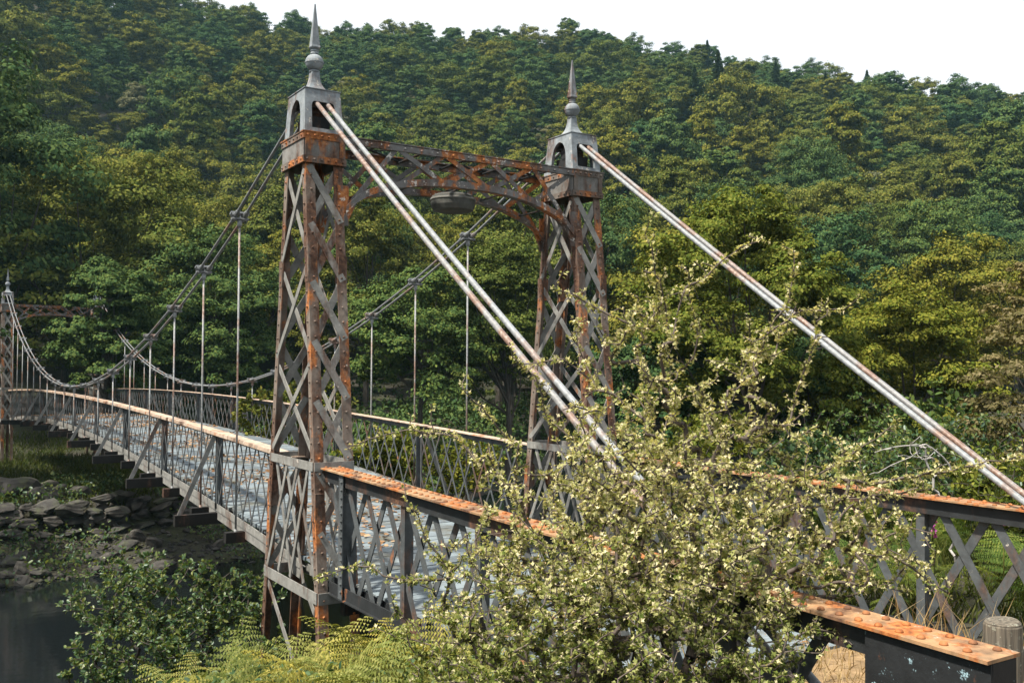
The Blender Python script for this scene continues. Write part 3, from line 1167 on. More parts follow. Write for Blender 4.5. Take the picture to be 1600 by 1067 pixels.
cands = []
frng = np.random.default_rng(21)
step = 8.0
for iy in range(0, 52):
    for ix in range(-6, 52):
        x = CAM[0] + (ix + .5 * (iy % 2)) * step + frng.normal(0, 1.7)
        y = CAM[1] + iy * step * .87 + frng.normal(0, 1.7)
        dx, dy = x - CAM[0], y - CAM[1]
        d = math.hypot(dx, dy)
        b = math.degrees(math.atan2(dx, dy))
        if not (-2 < b < 68 and 54 < d < 275):
            continue
        if abs(x) < 5 and y < 46:
            continue
        if (b > 34 and d < 62) or (b > 52 and d < 92):
            continue
        cands.append((d, b, x, y))
cands.sort()
COLOUR = {'olive': 'olive-topped', 'green': 'deep green', 'greyg': 'pale grey-green'}


def hill_label(mat, d, b, look):
    px = 800 + FPX * math.tan(math.radians(b - 32.6))
    band = ('at the foot of the hill', 'low on the slope', 'half way up the slope', 'high on the slope', 'just below the skyline')[int(np.searchsorted([72, 100, 140, 190], d))]
    for lim, place in ((120, "above the far tower"), (300, 'left of the steep main cable'), (440, "left of the near tower"), (560, "behind the near tower"), (700, "above the portal's left half"),
                       (840, "above the portal's right half"), (960, "behind the bush-side tower"), (1150, 'right of the towers'), (1350, 'above the right-hand backstay'), (9999, "toward the right edge")):
        if px < lim:
            break
    return '%s %s tree %s, %s' % (look, COLOUR[mat], band, place), COLOUR[mat] + ' broadleaf trees of the hillside wood'


def plant_tree(name, cm, tm, loc, zc, sc_, rz, label, group, cat='tree', sz=None):
    t = empty(name, loc)
    t.rotation_euler = (0, 0, rz)
    t.scale = (sc_, sc_, sz or sc_)
    tag(t, label, cat, group)
    link('trunk', tm, t)
    link('crown', cm, t, (0, 0, zc))
    return t


NIND = 285
far_pts = []
for i, (d, b, x, y) in enumerate(cands):
    z = float(ground_z(x, y)) - .3
    s_ = frng.uniform(.8, 1.5) * (1.08 if d < 85 else 1.0) * (1.0 if d < 215 else .86)
    kk_ = frng.choice(8, p=[.17, .16, .16, .13, .12, .13, .10, .03])
    if frng.uniform() < .45 * sstep(150, 230, d):
        kk_ = frng.choice([3, 4, 6])
    rz = frng.uniform(0, 6.28)
    if i < NIND:
        mat, cm, tm, zc, Rr = kinds[kk_] if d > 122 else near_kinds[(0, 2, 0, 1, 3, 2, 4, 1)[kk_]]
        plant_tree('broadleaf_tree', cm, tm, (x, y, z), zc, s_, rz, *hill_label(mat, d, b, ('rounded', 'broad', 'tall narrow', 'rounded', 'tall narrow', 'rounded', 'broad', 'small')[kk_] if d > 122 else ('rounded', 'rounded', 'tall narrow', 'broad', 'tall narrow')[(0, 2, 0, 1, 3, 2, 4, 1)[kk_]]), sz=s_ * frng.uniform(.8, 1.3))
    else:
        far_pts.append((kk_, x, y, z, s_, rz))
# the wood beyond: one mass toward the skyline
if far_pts:
    hold = []
    for k in range(8):
        o = bpy.data.objects.new('far_crown', kinds[k][1])
        o2 = o
        hold.append(o)
    pts = np.array([(p[1], p[2], p[3] + kinds[p[0]][3] * p[4] * .95) for p in far_pts])
    me = bpy.data.meshes.new('far_wood')
    me.from_pydata(pts.tolist(), [], [])
    for nm, tp, vals in (('kind_index', 'INT', [p[0] for p in far_pts]), ('size', 'FLOAT', [p[4] for p in far_pts]), ('turn', 'FLOAT', [p[5] for p in far_pts])):
        a = me.attributes.new(nm, tp, 'POINT')
        a.data.foreach_set('value', vals)
    src = bpy.data.collections.new('far_crown_sources')
    for o in hold:
        src.objects.link(o)
    for k, o in enumerate(hold):
        o.name = 'far_crown_%02d' % k
    wood = tag(link('far_wood', me), 'mass of trees along the upper slope and skyline', kind='stuff')
    ng = bpy.data.node_groups.new('far_wood', 'GeometryNodeTree')
    ng.interface.new_socket('Geometry', in_out='INPUT', socket_type='NodeSocketGeometry')
    ng.interface.new_socket('Geometry', in_out='OUTPUT', socket_type='NodeSocketGeometry')
    gi, go = ng.nodes.new('NodeGroupInput'), ng.nodes.new('NodeGroupOutput')
    ci = ng.nodes.new('GeometryNodeCollectionInfo')
    ci.inputs['Collection'].default_value = src
    ci.inputs['Separate Children'].default_value = True
    ip = ng.nodes.new('GeometryNodeInstanceOnPoints')
    ip.inputs['Pick Instance'].default_value = True

    def attr(nm, tp):
        a = ng.nodes.new('GeometryNodeInputNamedAttribute')
        a.data_type = tp
        a.inputs['Name'].default_value = nm
        return a.outputs[0]
    cx = ng.nodes.new('ShaderNodeCombineXYZ')
    ng.links.new(attr('turn', 'FLOAT'), cx.inputs['Z'])
    ng.links.new(gi.outputs[0], ip.inputs['Points'])
    ng.links.new(ci.outputs[0], ip.inputs['Instance'])
    ng.links.new(attr('kind_index', 'INT'), ip.inputs['Instance Index'])
    ng.links.new(attr('size', 'FLOAT'), ip.inputs['Scale'])
    ng.links.new(cx.outputs[0], ip.inputs['Rotation'])
    ng.links.new(ip.outputs[0], go.inputs[0])
    md = wood.modifiers.new('trees', 'NODES')
    md.node_group = ng

# conifers that stand out of the wood
for k, (px, py, d, s_) in enumerate(((1085, 190, 178, 1.15), (1122, 185, 185, 1.25), (1212, 185, 200, 1.0), (1290, 200, 205, .9), (1355, 195, 215, .9), (1405, 215, 205, .85), (1005, 190, 175, 1.0),
                                     (1540, 190, 232, .9), (1300, 400, 95, .55), (1040, 130, 225, .8), (1105, 130, 232, .9))):
    p = at(px, py, d)
    z = float(ground_z(p[0], p[1])) - .3
    plant_tree('conifer_tree', con_me[k % 3], con_tr, (p[0], p[1], z), 0, s_ * 1.12, k * 1.3, 'narrow pointed conifer ' + ('tallest of the two standing close together' if k == 1 else 'left of the tallest conifer' if k == 0 else 'low on the slope behind the round olive trees' if k == 8 else 'on the skyline right of the towers' if k in (9, 10, 7) else 'high on the slope toward the right'), 'conifers on the hillside')

# trees added beside the view to cast shade on the far shore
for k, (x, y, s_) in enumerate(((-9.7, 19.5, 1.05), (-9.4, 27, 1.0), (-10, 34, 1.0))):
    mat, cm, tm, zc, Rr = near_kinds[(1, 3, 4)[k]]
    plant_tree('added_shade_tree', cm, tm, (x, y, float(ground_z(x, y)) - .3), zc, s_, k * 1.7, 'spreading tree added on the far bank to shade the shore', 'added trees shading the far shore')

# leafy undergrowth along the foot of the wood
g = np.random.default_rng(77)
n = 90000
bb = np.radians(g.uniform(0, 66, n))
dd = g.uniform(34, 66, n)
x, y = CAM[0] + dd * np.sin(bb), CAM[1] + dd * np.cos(bb)
ok = (np.abs(x) > 5) & (river_s(x, y) > 7.5) & (vnoise(x, y, .35, 9) > -.35)
x, y = x[ok], y[ok]
n = len(x)
hh = (.3 + 2.2 * np.clip(vnoise(x, y, .5, 8) + .3, 0, 1)) * (.35 + .65 * sstep(44, 58, np.hypot(x - CAM[0], y - CAM[1])))
P = np.stack([x, y, ground_z(x, y) + hh * g.uniform(0, 1, n) ** .6], 1)
N = unit(g.normal(size=(n, 3)) * .6 + np.array([0, 0, 1]))
V, F = leaf_arrays(QUAD, P, g.normal(size=(n, 3)), N, g.uniform(.15, .4, n))
tag(link('undergrowth', mesh_np('undergrowth', V, F, 'green')), 'low leafy undergrowth along the foot of the wood', 'undergrowth', kind='stuff')

# ------------------------------------------------------------------ trees of the middle distance
def mid_tree(name, px, py, depth, Rr, H, zc_above, seed, mat, label, ls=.115, nb=24, nt=13, per=150, flat=.82, shape=0.0, r0=.2):
    p = at(px, py, depth)
    zg = float(ground_z(p[0], p[1]))
    zc = zc_above + p[2] - zg
    cm, lo, lr = crown_mesh('crown', seed, Rr, H, nb, nt, per, ls, mat, flat, shape, QUAD, .6 if flat > .5 else 0)
    tm = trunk_mesh('trunk', seed + 1, lo, zc, r0, nlimb=18)
    return plant_tree(name, cm, tm, (p[0], p[1], zg - .1), zc, 1, 0, label, None)


mid_tree('oak_tree', 1160, 530, 28, 3.4, 7.6, 0, 201, 'holly', 'large round bright olive tree behind the near cables', nb=30, nt=14, per=190)
mid_tree('oak_tree', 1420, 625, 30, 3.2, 5.8, 0, 203, 'holly', 'rounded olive tree right of the large round one, behind the cables', nb=26, nt=14, per=180)
mid_tree('hazel_tree', 1262, 640, 31, 2.6, 5.0, -.4, 205, 'green', 'dark green tree in the gap between the two round olive trees')
mid_tree('oak_tree', 1480, 520, 46, 4.4, 8.0, 0, 207, 'olive', 'brown-olive tree standing behind the two round trees', ls=.155)
mid_tree('oak_tree', 1040, 610, 30, 2.3, 5.2, -.4, 209, 'green', 'dark tree left of the large round olive tree', per=120)
mid_tree('birch_tree', 1625, 640, 15, 1.35, 3.6, 0, 211, 'pale', 'pale thin-branched tree at the photograph\'s edge above the rail end', ls=.07, nb=26, nt=12, per=50, flat=.35, r0=.06)
mid_tree('birch_tree', 1615, 500, 17, 1.0, 2.6, 0, 213, 'pale', 'upper pale spray of branches at the photograph\'s edge', ls=.07, nb=18, nt=10, per=45, flat=.35, r0=.05)
mid_tree('hazel_tree', 660, 545, 44, 3.5, 6.6, 0, 215, 'green', 'leafy tree seen between the hangers behind the far parapet', ls=.15)
mid_tree('hazel_tree', 790, 510, 46, 3.2, 7.0, 0, 217, 'olive', 'olive tree behind the backstay, between hanger and tower', ls=.15)
mid_tree('hazel_tree', 330, 540, 52, 3.8, 7.0, 0, 219, 'green', 'dark tree behind the main cable left of the near tower', ls=.165)
mid_tree('hazel_tree', 168, 500, 43.5, 2.5, 7.0, -1.0, 221, 'green', 'dark tree whose boughs hide the far tower', ls=.15, nb=28, nt=14, per=190)

# ------------------------------------------------------------------ bushes grown twig by twig
def grow(root, ells, ntip, seed, shoots=(), step=.075, stems=5, jit=.012, up=.0):
    """branching network: nodes, parents and the paths of the twigs"""
    g = np.random.default_rng(seed)
    nodes = [np.array(root, float)]
    par = [-1]
    ells = [(np.array(c, float), np.array(r, float)) for c, r in ells]
    vol = np.array([np.prod(r) ** .85 for _, r in ells])
    tips = []
    for i in g.choice(len(ells), ntip, p=vol / vol.sum()):
        c, r = ells[i]
        d = rdirs(1, g)[0]
        tips.append(c + d * r * g.uniform(.25, 1.0) ** .5)
    tips.sort(key=lambda p: np.linalg.norm(p - nodes[0]))
    paths = []

    def connect(target, wob=jit, src=None):
        A = np.array(nodes)
        dist = np.linalg.norm(A - target, axis=1)
        if src is None:
            dist = dist + np.where(A[:, 2] > target[2] + .03, .25, 0)
            src = int(np.argmin(dist))
        a = nodes[src]
        L = np.linalg.norm(target - a)
        n = max(2, int(L / step))
        d0 = (a - nodes[par[src]]) if par[src] >= 0 else np.array([0, 0, 1.])
        d0 = d0 / (np.linalg.norm(d0) + 1e-9)
        c1 = a + (d0 * .5 + (target - a) / (L + 1e-9) * .5) * L * .4
        prev = src
        path = [src]
        for k in range(1, n + 1):
            t = k / n
            q = (1 - t) ** 2 * a + 2 * t * (1 - t) * c1 + t * t * target + g.normal(0, wob, 3)
            nodes.append(q)
            par.append(prev)
            prev = len(nodes) - 1
            path.append(prev)
        paths.append(path)
        return prev
    for k in range(stems):
        c, r = ells[k % len(ells)]
        connect(c, jit * 2, 0)
    for t in tips:
        connect(t)
    for sh in shoots:
        A = np.array(nodes)
        prev = None
        for p in sh:
            prev = connect(np.array(p), jit * .6, prev)
            paths[-1] = ('shoot', paths[-1])
            for q in list(paths[-1][1])[1:]:
                if g.uniform() < .75:
                    connect(nodes[q] + g.normal(0, .055, 3) + np.array([0, 0, .02]), jit * .5, q)
                    paths[-1] = ('shoot', paths[-1])
    return np.array(nodes), np.array(par), paths, g


def branch_mesh(name, nodes, par, mat, tip_r=.0035, expo=2.35, nmin=3):
    n = len(nodes)
    r = np.zeros(n)
    ch = [[] for _ in range(n)]
    for i in range(n - 1, 0, -1):
        ch[par[i]].append(i)
    acc = np.zeros(n)
    for i in range(n - 1, -1, -1):
        if not ch[i]:
            acc[i] = tip_r ** expo
        else:
            acc[i] = sum(acc[c] for c in ch[i]) * 1.012
    r = acc ** (1 / expo)
    V, F = [], []
    for i in range(1, n):
        a, b = nodes[par[i]], nodes[i]
        d = b - a
        L = np.linalg.norm(d)
        if L < 1e-6:
            continue
        d = d / L
        u = np.cross(d, (0, 0, 1.)) if abs(d[2]) < .9 else np.cross(d, (1., 0, 0))
        u /= np.linalg.norm(u)
        w = np.cross(d, u)
        o = len(V)
        ra = min(r[par[i]], r[i] * 1.25)
        for p, q in ((a, ra), (b + d * r[i] * .3, r[i])):
            for k in range(4):
                t = math.pi / 2 * k
                V.append(p + (u * math.cos(t) + w * math.sin(t)) * q)
        for k in range(4):
            F.append((o + k, o + (k + 1) % 4, o + 4 + (k + 1) % 4, o + 4 + k))
    return mesh_np(name, V, F, mat, True)


def twig_leaves(nodes, par, paths, g, lsize, per_node, tip_len, tmpl, droop=.2):
    P, Y, N, S, T = [], [], [], [], []
    cen = nodes.mean(0)
    for path in paths:
        shoot = isinstance(path, tuple)
        if shoot:
            path = path[1]
        m = len(path)
        for k, i in enumerate(path):
            fromtip = m - 1 - k
            if fromtip > tip_len and not shoot:
                continue
            d = nodes[i] - nodes[par[i]] if par[i] >= 0 else np.array([0, 0, 1.])
            d = d / (np.linalg.norm(d) + 1e-9)
            for q in range(per_node):
                o = g.normal(size=3)
                o = o - d * (o @ d)
                o /= np.linalg.norm(o) + 1e-9
                y = o * .9 + d * g.uniform(.1, .9) + np.array([0, 0, g.uniform(-.3, .35) - droop * .3])
                P.append(nodes[i] - d * g.uniform(0, .06) + o * .008)
                Y.append(y)
                N.append(np.array([0, 0, 1.]) + g.normal(size=3) * .75)
                S.append(lsize * g.uniform(.6, 1.25) * (.85 if fromtip < 2 else 1))
                T.append(fromtip / max(1, tip_len))
    return np.array(P), np.array(Y), np.array(N), np.array(S), np.array(T)


def ell(px, py, d, rx, rz=None, ry=None):
    return (at(px, py, d), (rx, ry or rx, rz or rx))


HAW = [ell(1000, 850, 5.45, .62, .5), ell(1060, 690, 5.6, .42, .4), ell(870, 800, 5.5, .48, .36), ell(1180, 830, 5.5, .45, .4), ell(1010, 560, 5.7, .24, .42), ell(950, 690, 5.6, .36, .32),
       ell(1150, 610, 5.75, .26, .34), ell(770, 720, 5.7, .2, .2), ell(760, 900, 5.5, .42, .28), ell(1310, 775, 5.6, .40, .28), ell(1385, 860, 5.5, .32, .24), ell(1300, 880, 5.45, .34, .24),
       ell(1050, 1000, 5.15, .62, .34), ell(850, 1020, 5.2, .5, .3), ell(650, 975, 5.6, .3, .17), ell(1190, 990, 5.1, .36, .28), ell(700, 1050, 5.4, .36, .2), ell(1010, 460, 5.75, .12, .2),
       ell(1200, 520, 5.85, .17, .2), ell(920, 540, 5.75, .16, .22), ell(1100, 790, 5.3, .5, .4), ell(1250, 700, 5.65, .26, .2), ell(960, 930, 5.1, .5, .3), ell(1020, 880, 5.0, .5, .3), ell(1150, 900, 5.05, .4, .3), ell(880, 900, 5.1, .45, .28), ell(980, 740, 5.3, .42, .3), ell(1100, 1040, 4.9, .45, .2), ell(930, 1050, 4.9, .5, .2), ell(760, 1010, 5.2, .4, .22), ell(1000, 990, 4.8, .45, .22), ell(1200, 1060, 4.9, .3, .16), ell(840, 950, 5.0, .35, .22)]
pxs = lambda pts, d=5.65: [at(a, b, d) for a, b in pts]
SHOOT = [pxs([(1045, 520), (1030, 440), (1008, 368)]), pxs([(1185, 560), (1225, 480), (1243, 395)], 5.8), pxs([(1090, 440), (1130, 405), (1196, 372)], 5.75), pxs([(1190, 535), (1245, 490), (1322, 484)], 5.8),
         pxs([(720, 690), (640, 672), (556, 694)], 5.75), pxs([(1265, 755), (1330, 708), (1402, 664)]), pxs([(1320, 752), (1400, 750), (1500, 733), (1600, 712)], 5.5), pxs([(800, 690), (765, 650), (724, 608)], 5.75),
         pxs([(985, 520), (930, 480), (868, 448)], 5.75), pxs([(930, 600), (880, 560), (818, 572)], 5.75), pxs([(1375, 862), (1425, 885), (1480, 925)], 5.4), pxs([(640, 905), (580, 888), (496, 905)], 5.7),
         pxs([(1240, 640), (1265, 560), (1285, 470)], 5.85), pxs([(1330, 790), (1390, 770), (1450, 765)], 5.5), pxs([(860, 660), (840, 600), (800, 560)], 5.8), pxs([(1180, 690), (1230, 660), (1262, 640)], 5.8),
         pxs([(690, 880), (660, 820), (640, 790)], 5.7), pxs([(1080, 560), (1085, 480), (1075, 420)], 5.75), pxs([(1210, 1010), (1270, 985), (1330, 990)], 5.0)]
rt_p = at(1000, 1067, 5.5)
root = (rt_p[0], rt_p[1], float(ground_z(rt_p[0], rt_p[1])) - .1)
nodes, par, paths, g = grow(root, HAW, 2650, 5, SHOOT, stems=8, step=.062)
bush = tag(empty('hawthorn_bush', root), 'big tangled pale-leaved hawthorn bush growing in front of the bridge rail', 'bush')
lo = nodes - np.array(root)
link('branches', branch_mesh('branches', lo, par, 'twig', .0032), bush)
P, Y, N, S, T = twig_leaves(lo, par, paths, g, .033, 7, 8, LOBED)
young = g.uniform(size=len(P)) < np.clip(1.1 - T * .9, .08, .94) * (.10 + .90 * sstep(.6, 1.8, P[:, 2]))
V, F = leaf_arrays(LOBED, P[~young], Y[~young], N[~young], S[~young])
link('leaves', mesh_np('leaves', V, F, 'haw'), bush)
M['haw_young'] = m_leaf('young_hawthorn_foliage', ((.27, .29, .10), (.45, .435, .22), (.72, .64, .45)), .38, .05)
V, F = leaf_arrays(LOBED, P[young], Y[young], N[young], S[young] * .92)
o = link('leaves', mesh_np('leaves', V, F, 'haw_young'), bush)
o['label'] = 'pale cream young leaves at the shoot tips'
HAW_N = len(P)

# dark broad-leaved alder by the water
AL = [ell(175, 935, 13.2, .75, .5), ell(270, 930, 12.8, .85, .55), ell(370, 930, 12.7, .65, .45), ell(210, 1020, 12.0, .85, .5), ell(330, 1010, 12.2, .95, .5), ell(150, 1060, 11.8, .5, .4), ell(270, 1090, 11.5, .9, .5), ell(200, 875, 13.6, .4, .25)]
rp = at(270, 1150, 12.6)
root = (rp[0], rp[1], float(ground_z(rp[0], rp[1])) - .1)
nodes, par, paths, g = grow(root, AL, 900, 8, (), .10, 7, .02)
al = tag(empty('alder_bush', root), 'dark green broad-leaved bush beside the water left of the tower', 'bush')
lo = nodes - np.array(root)
link('branches', branch_mesh('branches', lo, par, 'bark', .005), al)
P, Y, N, S, T = twig_leaves(lo, par, paths, g, .066, 7, 6, OVAL)
V, F = leaf_arrays(OVAL, P, Y, N, S)
link('leaves', mesh_np('leaves', V, F, 'alder'), al)

# bushes beyond the far parapet
for k, (px, py, d, r, h, mat, lb) in enumerate(((600, 712, 20.5, .9, .5, 'holly', 'leafy bush seen through the lattice just right of the near tower'), (725, 728, 18.4, .9, .5, 'holly', 'leafy bush behind the lattice left of the hawthorn'),
                                                (1110, 700, 13.2, .8, .6, 'holly', 'green bush between the hawthorn and the round olive tree'), (1260, 730, 12.4, .7, .5, 'alder', 'dark bush behind the rail at the hawthorn\'s edge'),
                                                (470, 640, 26, 1.6, .9, 'olive', 'low bush on the bank behind the far lattice'),
                                                (1400, 735, 15, 1.3, .7, 'alder', 'dark bush below the right-hand olive tree'), (1520, 725, 14, 1.2, .7, 'alder', 'dark bush behind the dead branch'), (1330, 700, 18, 1.5, .9, 'green', 'dark bush under the large round olive tree'),
                                                (1590, 760, 12, .9, .6, 'holly', 'green bush where the cable meets the rail'), (1470, 680, 21, 1.7, 1.0, 'green', 'shaded bush in front of the rounded olive tree'))):
    c = at(px, py, d)
    zg = float(ground_z(c[0], c[1])) - .1
    root = (c[0], c[1], zg)
    nodes, par, paths, g = grow(root, [(c, (r, r, h)), (c + np.array([.5, .3, .15]) * r, (r * .6, r * .6, h)), (c + np.array([-.5, .2, -.1]) * r, (r * .7, r * .7, h))], 170, 30 + k, (), .1, 5, .02)
    b_ = tag(empty('leafy_bush', root), lb, 'bush')
    lo = nodes - np.array(root)
    link('branches', branch_mesh('branches', lo, par, 'bark', .004), b_)
    P, Y, N, S, T = twig_leaves(lo, par, paths, g, .085 if d < 20 else .16, 5, 6, OVAL)
    V, F = leaf_arrays(OVAL, P, Y, N, S)
    link('leaves', mesh_np('leaves', V, F, mat), b_)

# ------------------------------------------------------------------ bracken
def frond_mesh(seed, L=.8, mat='fern'):
    g = np.random.default_rng(seed)
    V, F = [], []

    def tri(a, b, c):
        o = len(V)
        V.extend([a, b, c])
        F.append((o, o + 1, o + 2))
    th0, th1 = g.uniform(.2, .45), g.uniform(1.0, 1.7)
    steps = np.linspace(0, 1, 60)
    ang = th0 + th1 * steps ** 1.3
    cx_, cz_ = np.cumsum(np.sin(ang)) / 60 * L, np.cumsum(np.cos(ang)) / 60 * L

    def spine(t):
        return np.array([np.interp(t, steps, cx_), g0 * L * t * t, np.interp(t, steps, cz_)])
    g0 = g.normal(0, .12)
    ts = np.linspace(0, 1, 12)
    for a, b in zip(ts[:-1], ts[1:]):
        p, q = spine(a), spine(b)
        w = .005 * (1.2 - a)
        tri(p + (0, w, 0), p - (0, w, 0), q)
        tri(p + (w, 0, 0), p - (w, 0, 0), q)
    n = 17
    for k in range(n):
        t = .22 + .76 * (k / (n - 1)) ** .9
        base = spine(t)
        tan = unit(spine(min(1, t + .02)) - spine(t - .02))
        ln = L * .36 * (1 - (t - .22) / .80) ** .85 + .012
        for s in (-1, 1):
            side = np.array([0, s, 0.]) + tan * .55 + g.normal(0, .06, 3)
            side = side / np.linalg.norm(side)
            nrm = unit(np.cross(tan, side) * s)
            m = max(4, int(ln / .019))
            for j in range(m):
                u = (j + .3) / m
                c = base + side * ln * u + np.array([0, 0, -.30 * ln * u * u])
                pl = .034 * (ln / (L * .36)) ** .5 * (1 - u) ** .6 + .005
                for q in (-1, 1):
                    d = tan * q * .9 + side * .55
                    d = d / np.linalg.norm(d)
                    wv = side * min(.0075, ln / m * .42)
                    tri(c - wv, c + wv, c + d * pl + np.array([0, 0, -.008]))
    return mesh_np('frond', V, F, mat)


fr_me = [frond_mesh(300 + k, L) for k, L in enumerate((.85, .95, .7, .9, .6))]

fr_me2 = [frond_mesh(320 + k, L, 'fern_green') for k, L in enumerate((.85, .95, .7, .9, .6))]


def fern(x, y, size, nf, seed, label, group, zlift=0, fm=None):
    g = np.random.default_rng(seed)
    t = empty('bracken_fern', (x, y, float(ground_z(x, y)) - .02 + zlift))
    tag(t, label, 'fern', group)
    a0 = g.uniform(0, 6.28)
    for k in range(nf):
        o = link('frond', (fm or fr_me)[g.integers(5)], t)
        o.rotation_euler = (g.normal(0, .15), g.uniform(-.25, .35), a0 + k * 6.283 / nf + g.normal(0, .3))
        s_ = size * g.uniform(.8, 1.2)
        o.scale = (s_, s_, s_ * g.uniform(.85, 1.1))
    return t


g = np.random.default_rng(19)
k = 0
for px, py, d in [(420, 1010, 6.9), (380, 1060, 6.2), (455, 1020, 6.8), (550, 990, 7.0), (325, 1015, 7.0), (500, 975, 7.2), (310, 985, 7.4), (350, 1000, 7.0), (330, 1040, 6.6), (390, 1000, 7.2), (400, 1040, 6.5), (440, 985, 7.4), (500, 1000, 7.0), (500, 1050, 6.2), (560, 1030, 6.5), (610, 985, 6.8),
                  (600, 1050, 6.0), (350, 1080, 6.0), (430, 1080, 5.9), (520, 1090, 5.7), (640, 1020, 6.2), (650, 1070, 5.8), (700, 900, 7.2), (660, 930, 7.2), (720, 860, 7.6), (470, 975, 7.6), (370, 970, 7.6), (580, 960, 7.3), (530, 950, 7.6),
                  (300, 1000, 7.3), (480, 1065, 6.0), (560, 1070, 5.9), (620, 940, 7.1), ]:
    p = at(px, py, d)
    zg = float(ground_z(p[0], p[1]))
    top = p[2] - zg
    fern(p[0], p[1], float(np.clip((top + .12) / .66, .55, 1.15)), 4 + k % 3, 500 + k, 'yellow-green bracken fern ' + ('at the left end of the front bank' if px < 400 else 'below the tower foot' if px < 540 else 'beside the hawthorn' if py > 960 else 'against the near parapet'), 'bracken on the front bank')
    k += 1
for k in range(44):
    x = g.uniform(2.7, 7.5)
    y = g.uniform(-8.2, -1.5)
    fern(x, y, g.uniform(.9, 1.5), 6, 600 + k, '%s green bracken fern %s' % ('tall' if k % 2 else 'low', 'close behind the opposite rail' if x < 4 else 'further back behind the opposite rail' if x < 5.8 else 'at the back of the opposite bank'), 'bracken behind the opposite rail', 0, fr_me2)

# foxgloves
for k, (px, py, d) in enumerate(((1458, 826, 9.6), (1566, 806, 9.0))):
    p = at(px, py, d)
    zg = float(ground_z(p[0], p[1]))
    f = tag(empty('foxglove', (p[0], p[1], zg)), 'pink foxglove spike behind the rail ' + ('beside the upright post' if k == 0 else 'near the photograph\'s edge'), 'flower')
    h = p[2] - zg + .12
    MB().tube([(0, 0, -.05), (.02, 0, h * .6), (0, .01, h)], [.008, .006, .003], 5).obj('stem', 'fern', f)
    for j in range(6):
        a = j * 2.4
        z = h - .02 - j * .028
        r = .008 + j * .0016
        m = MB().lathe([(r * .45, 0), (r * .7, -.02), (r, -.045), (r * 1.25, -.055)], 8)
        o = m.obj('bell', 'pink', f)
        o.location = (math.cos(a) * .022, math.sin(a) * .022, z)
        o.rotation_euler = (math.sin(a) * -.7, math.cos(a) * -.7, 0)
    P = np.array([[0, 0, h * q] for q in (.1, .15, .2, .28, .35, .45)])
    Y = np.array([[math.cos(q * 2.4), math.sin(q * 2.4), .5] for q in range(6)])
    V, F = leaf_arrays(OVAL, P, Y, np.tile([0, 0, 1.], (6, 1)), np.full(6, .16))
    link('leaf', mesh_np('leaf', V, F, 'grass'), f)

# ------------------------------------------------------------------ stones and boulders
def rock_mesh(seed, sx=1, sy=1, sz=.7, sub=3):
    import bmesh
    bm = bmesh.new()
    bmesh.ops.create_icosphere(bm, subdivisions=sub, radius=1)
    g = np.random.default_rng(seed)
    planes = [(rdirs(1, g)[0], g.uniform(.5, .82)) for _ in range(14)]
    a = g.uniform(0, 6, 6)
    for v in bm.verts:
        p = np.array(v.co)
        for nrm, dd_ in planes:
            t = p @ nrm
            if t > dd_:
                p = p - nrm * (t - dd_) * .97
        p = p * (1 + .05 * math.sin(p[0] * 5 + a[0]) * math.sin(p[1] * 6 + a[1]) + .03 * math.sin(p[2] * 11 + a[2]))
        v.co = (p[0] * sx, p[1] * sy, p[2] * sz)
    me = bpy.data.meshes.new('boulder')
    bm.to_mesh(me)
    bm.free()
    me.materials.append(M['rock'])
    return me


rocks = [rock_mesh(400 + k, 1, .8, .62) for k in range(6)]
g = np.random.default_rng(31)
BL = [(25, 905, 31, .95), (62, 905, 30.5, .7), (72, 885, 32, .55), (5, 862, 33, .6), (120, 860, 31.5, .6), (255, 885, 27, .6), (180, 850, 31, .5), (150, 870, 30, .45), (215, 855, 29.5, .45), (90, 865, 32, .5), (40, 858, 33, .4)]
for k, (px, py, d, r) in enumerate(BL):
    p = at(px, py, d)
    z = float(ground_z(p[0], p[1]))
    o = link('boulder', rocks[k % 6], None, (p[0], p[1], max(z, -3.25) + r * .12))
    o.scale = (r, r, r)
    o.rotation_euler = (g.normal(0, .15), g.normal(0, .15), g.uniform(0, 6.28))
    tag(o, 'large pale boulder %s' % ('lowest in the frame beside the dark water' if py > 900 else 'at the photograph\'s edge by the water' if px < 50 else 'between the water and the stone bank wall' if px < 140 else 'in front of the dark bush'), 'boulder', 'boulders at the water\'s edge')
for k in range(230):
    x = g.uniform(-7, 7)
    s = g.uniform(5.6, 11.4)
    y = 10.5 + s + (x > 3) * (x - 3) * .5
    r = .10 + .34 * g.uniform() ** 2
    o = link('stone', rocks[k % 6], None, (x, y, float(ground_z(x, y)) + r * .1))
    o.scale = (r, r, r)
    o.rotation_euler = (g.normal(0, .3), g.normal(0, .3), g.uniform(0, 6.28))
    tag(o, '%s grey stone %s' % ('larger' if r > .22 else 'small', 'at the water line of the far shore' if s < 7.2 else 'on the gravel under the deck' if x > 0 else 'on the shore below the stone bank wall'), 'stone', 'stones on the far shore')
# rough stone revetment above the shore
rv = tag(empty('stone_revetment', (-2, 20.7, -2.9)), 'rough dry-stone bank wall above the far shore under the bridge', 'wall')
for c in range(5):
    x = -6.5 + g.uniform(0, .4)
    zz = c * .27
    while x < 7.0:
        w = g.uniform(.35, .95)
        o = link('stone', rocks[g.integers(6)], rv)
        o.location = (x + w / 2, c * .14 + g.normal(0, .10) + max(0, x - 3) * .35, zz + g.normal(0, .07) + .15)
        o.scale = (w * .56, .42, g.uniform(.2, .38))
        o.rotation_euler = (g.normal(0, .16), g.normal(0, .18), g.normal(0, .25))
        x += w

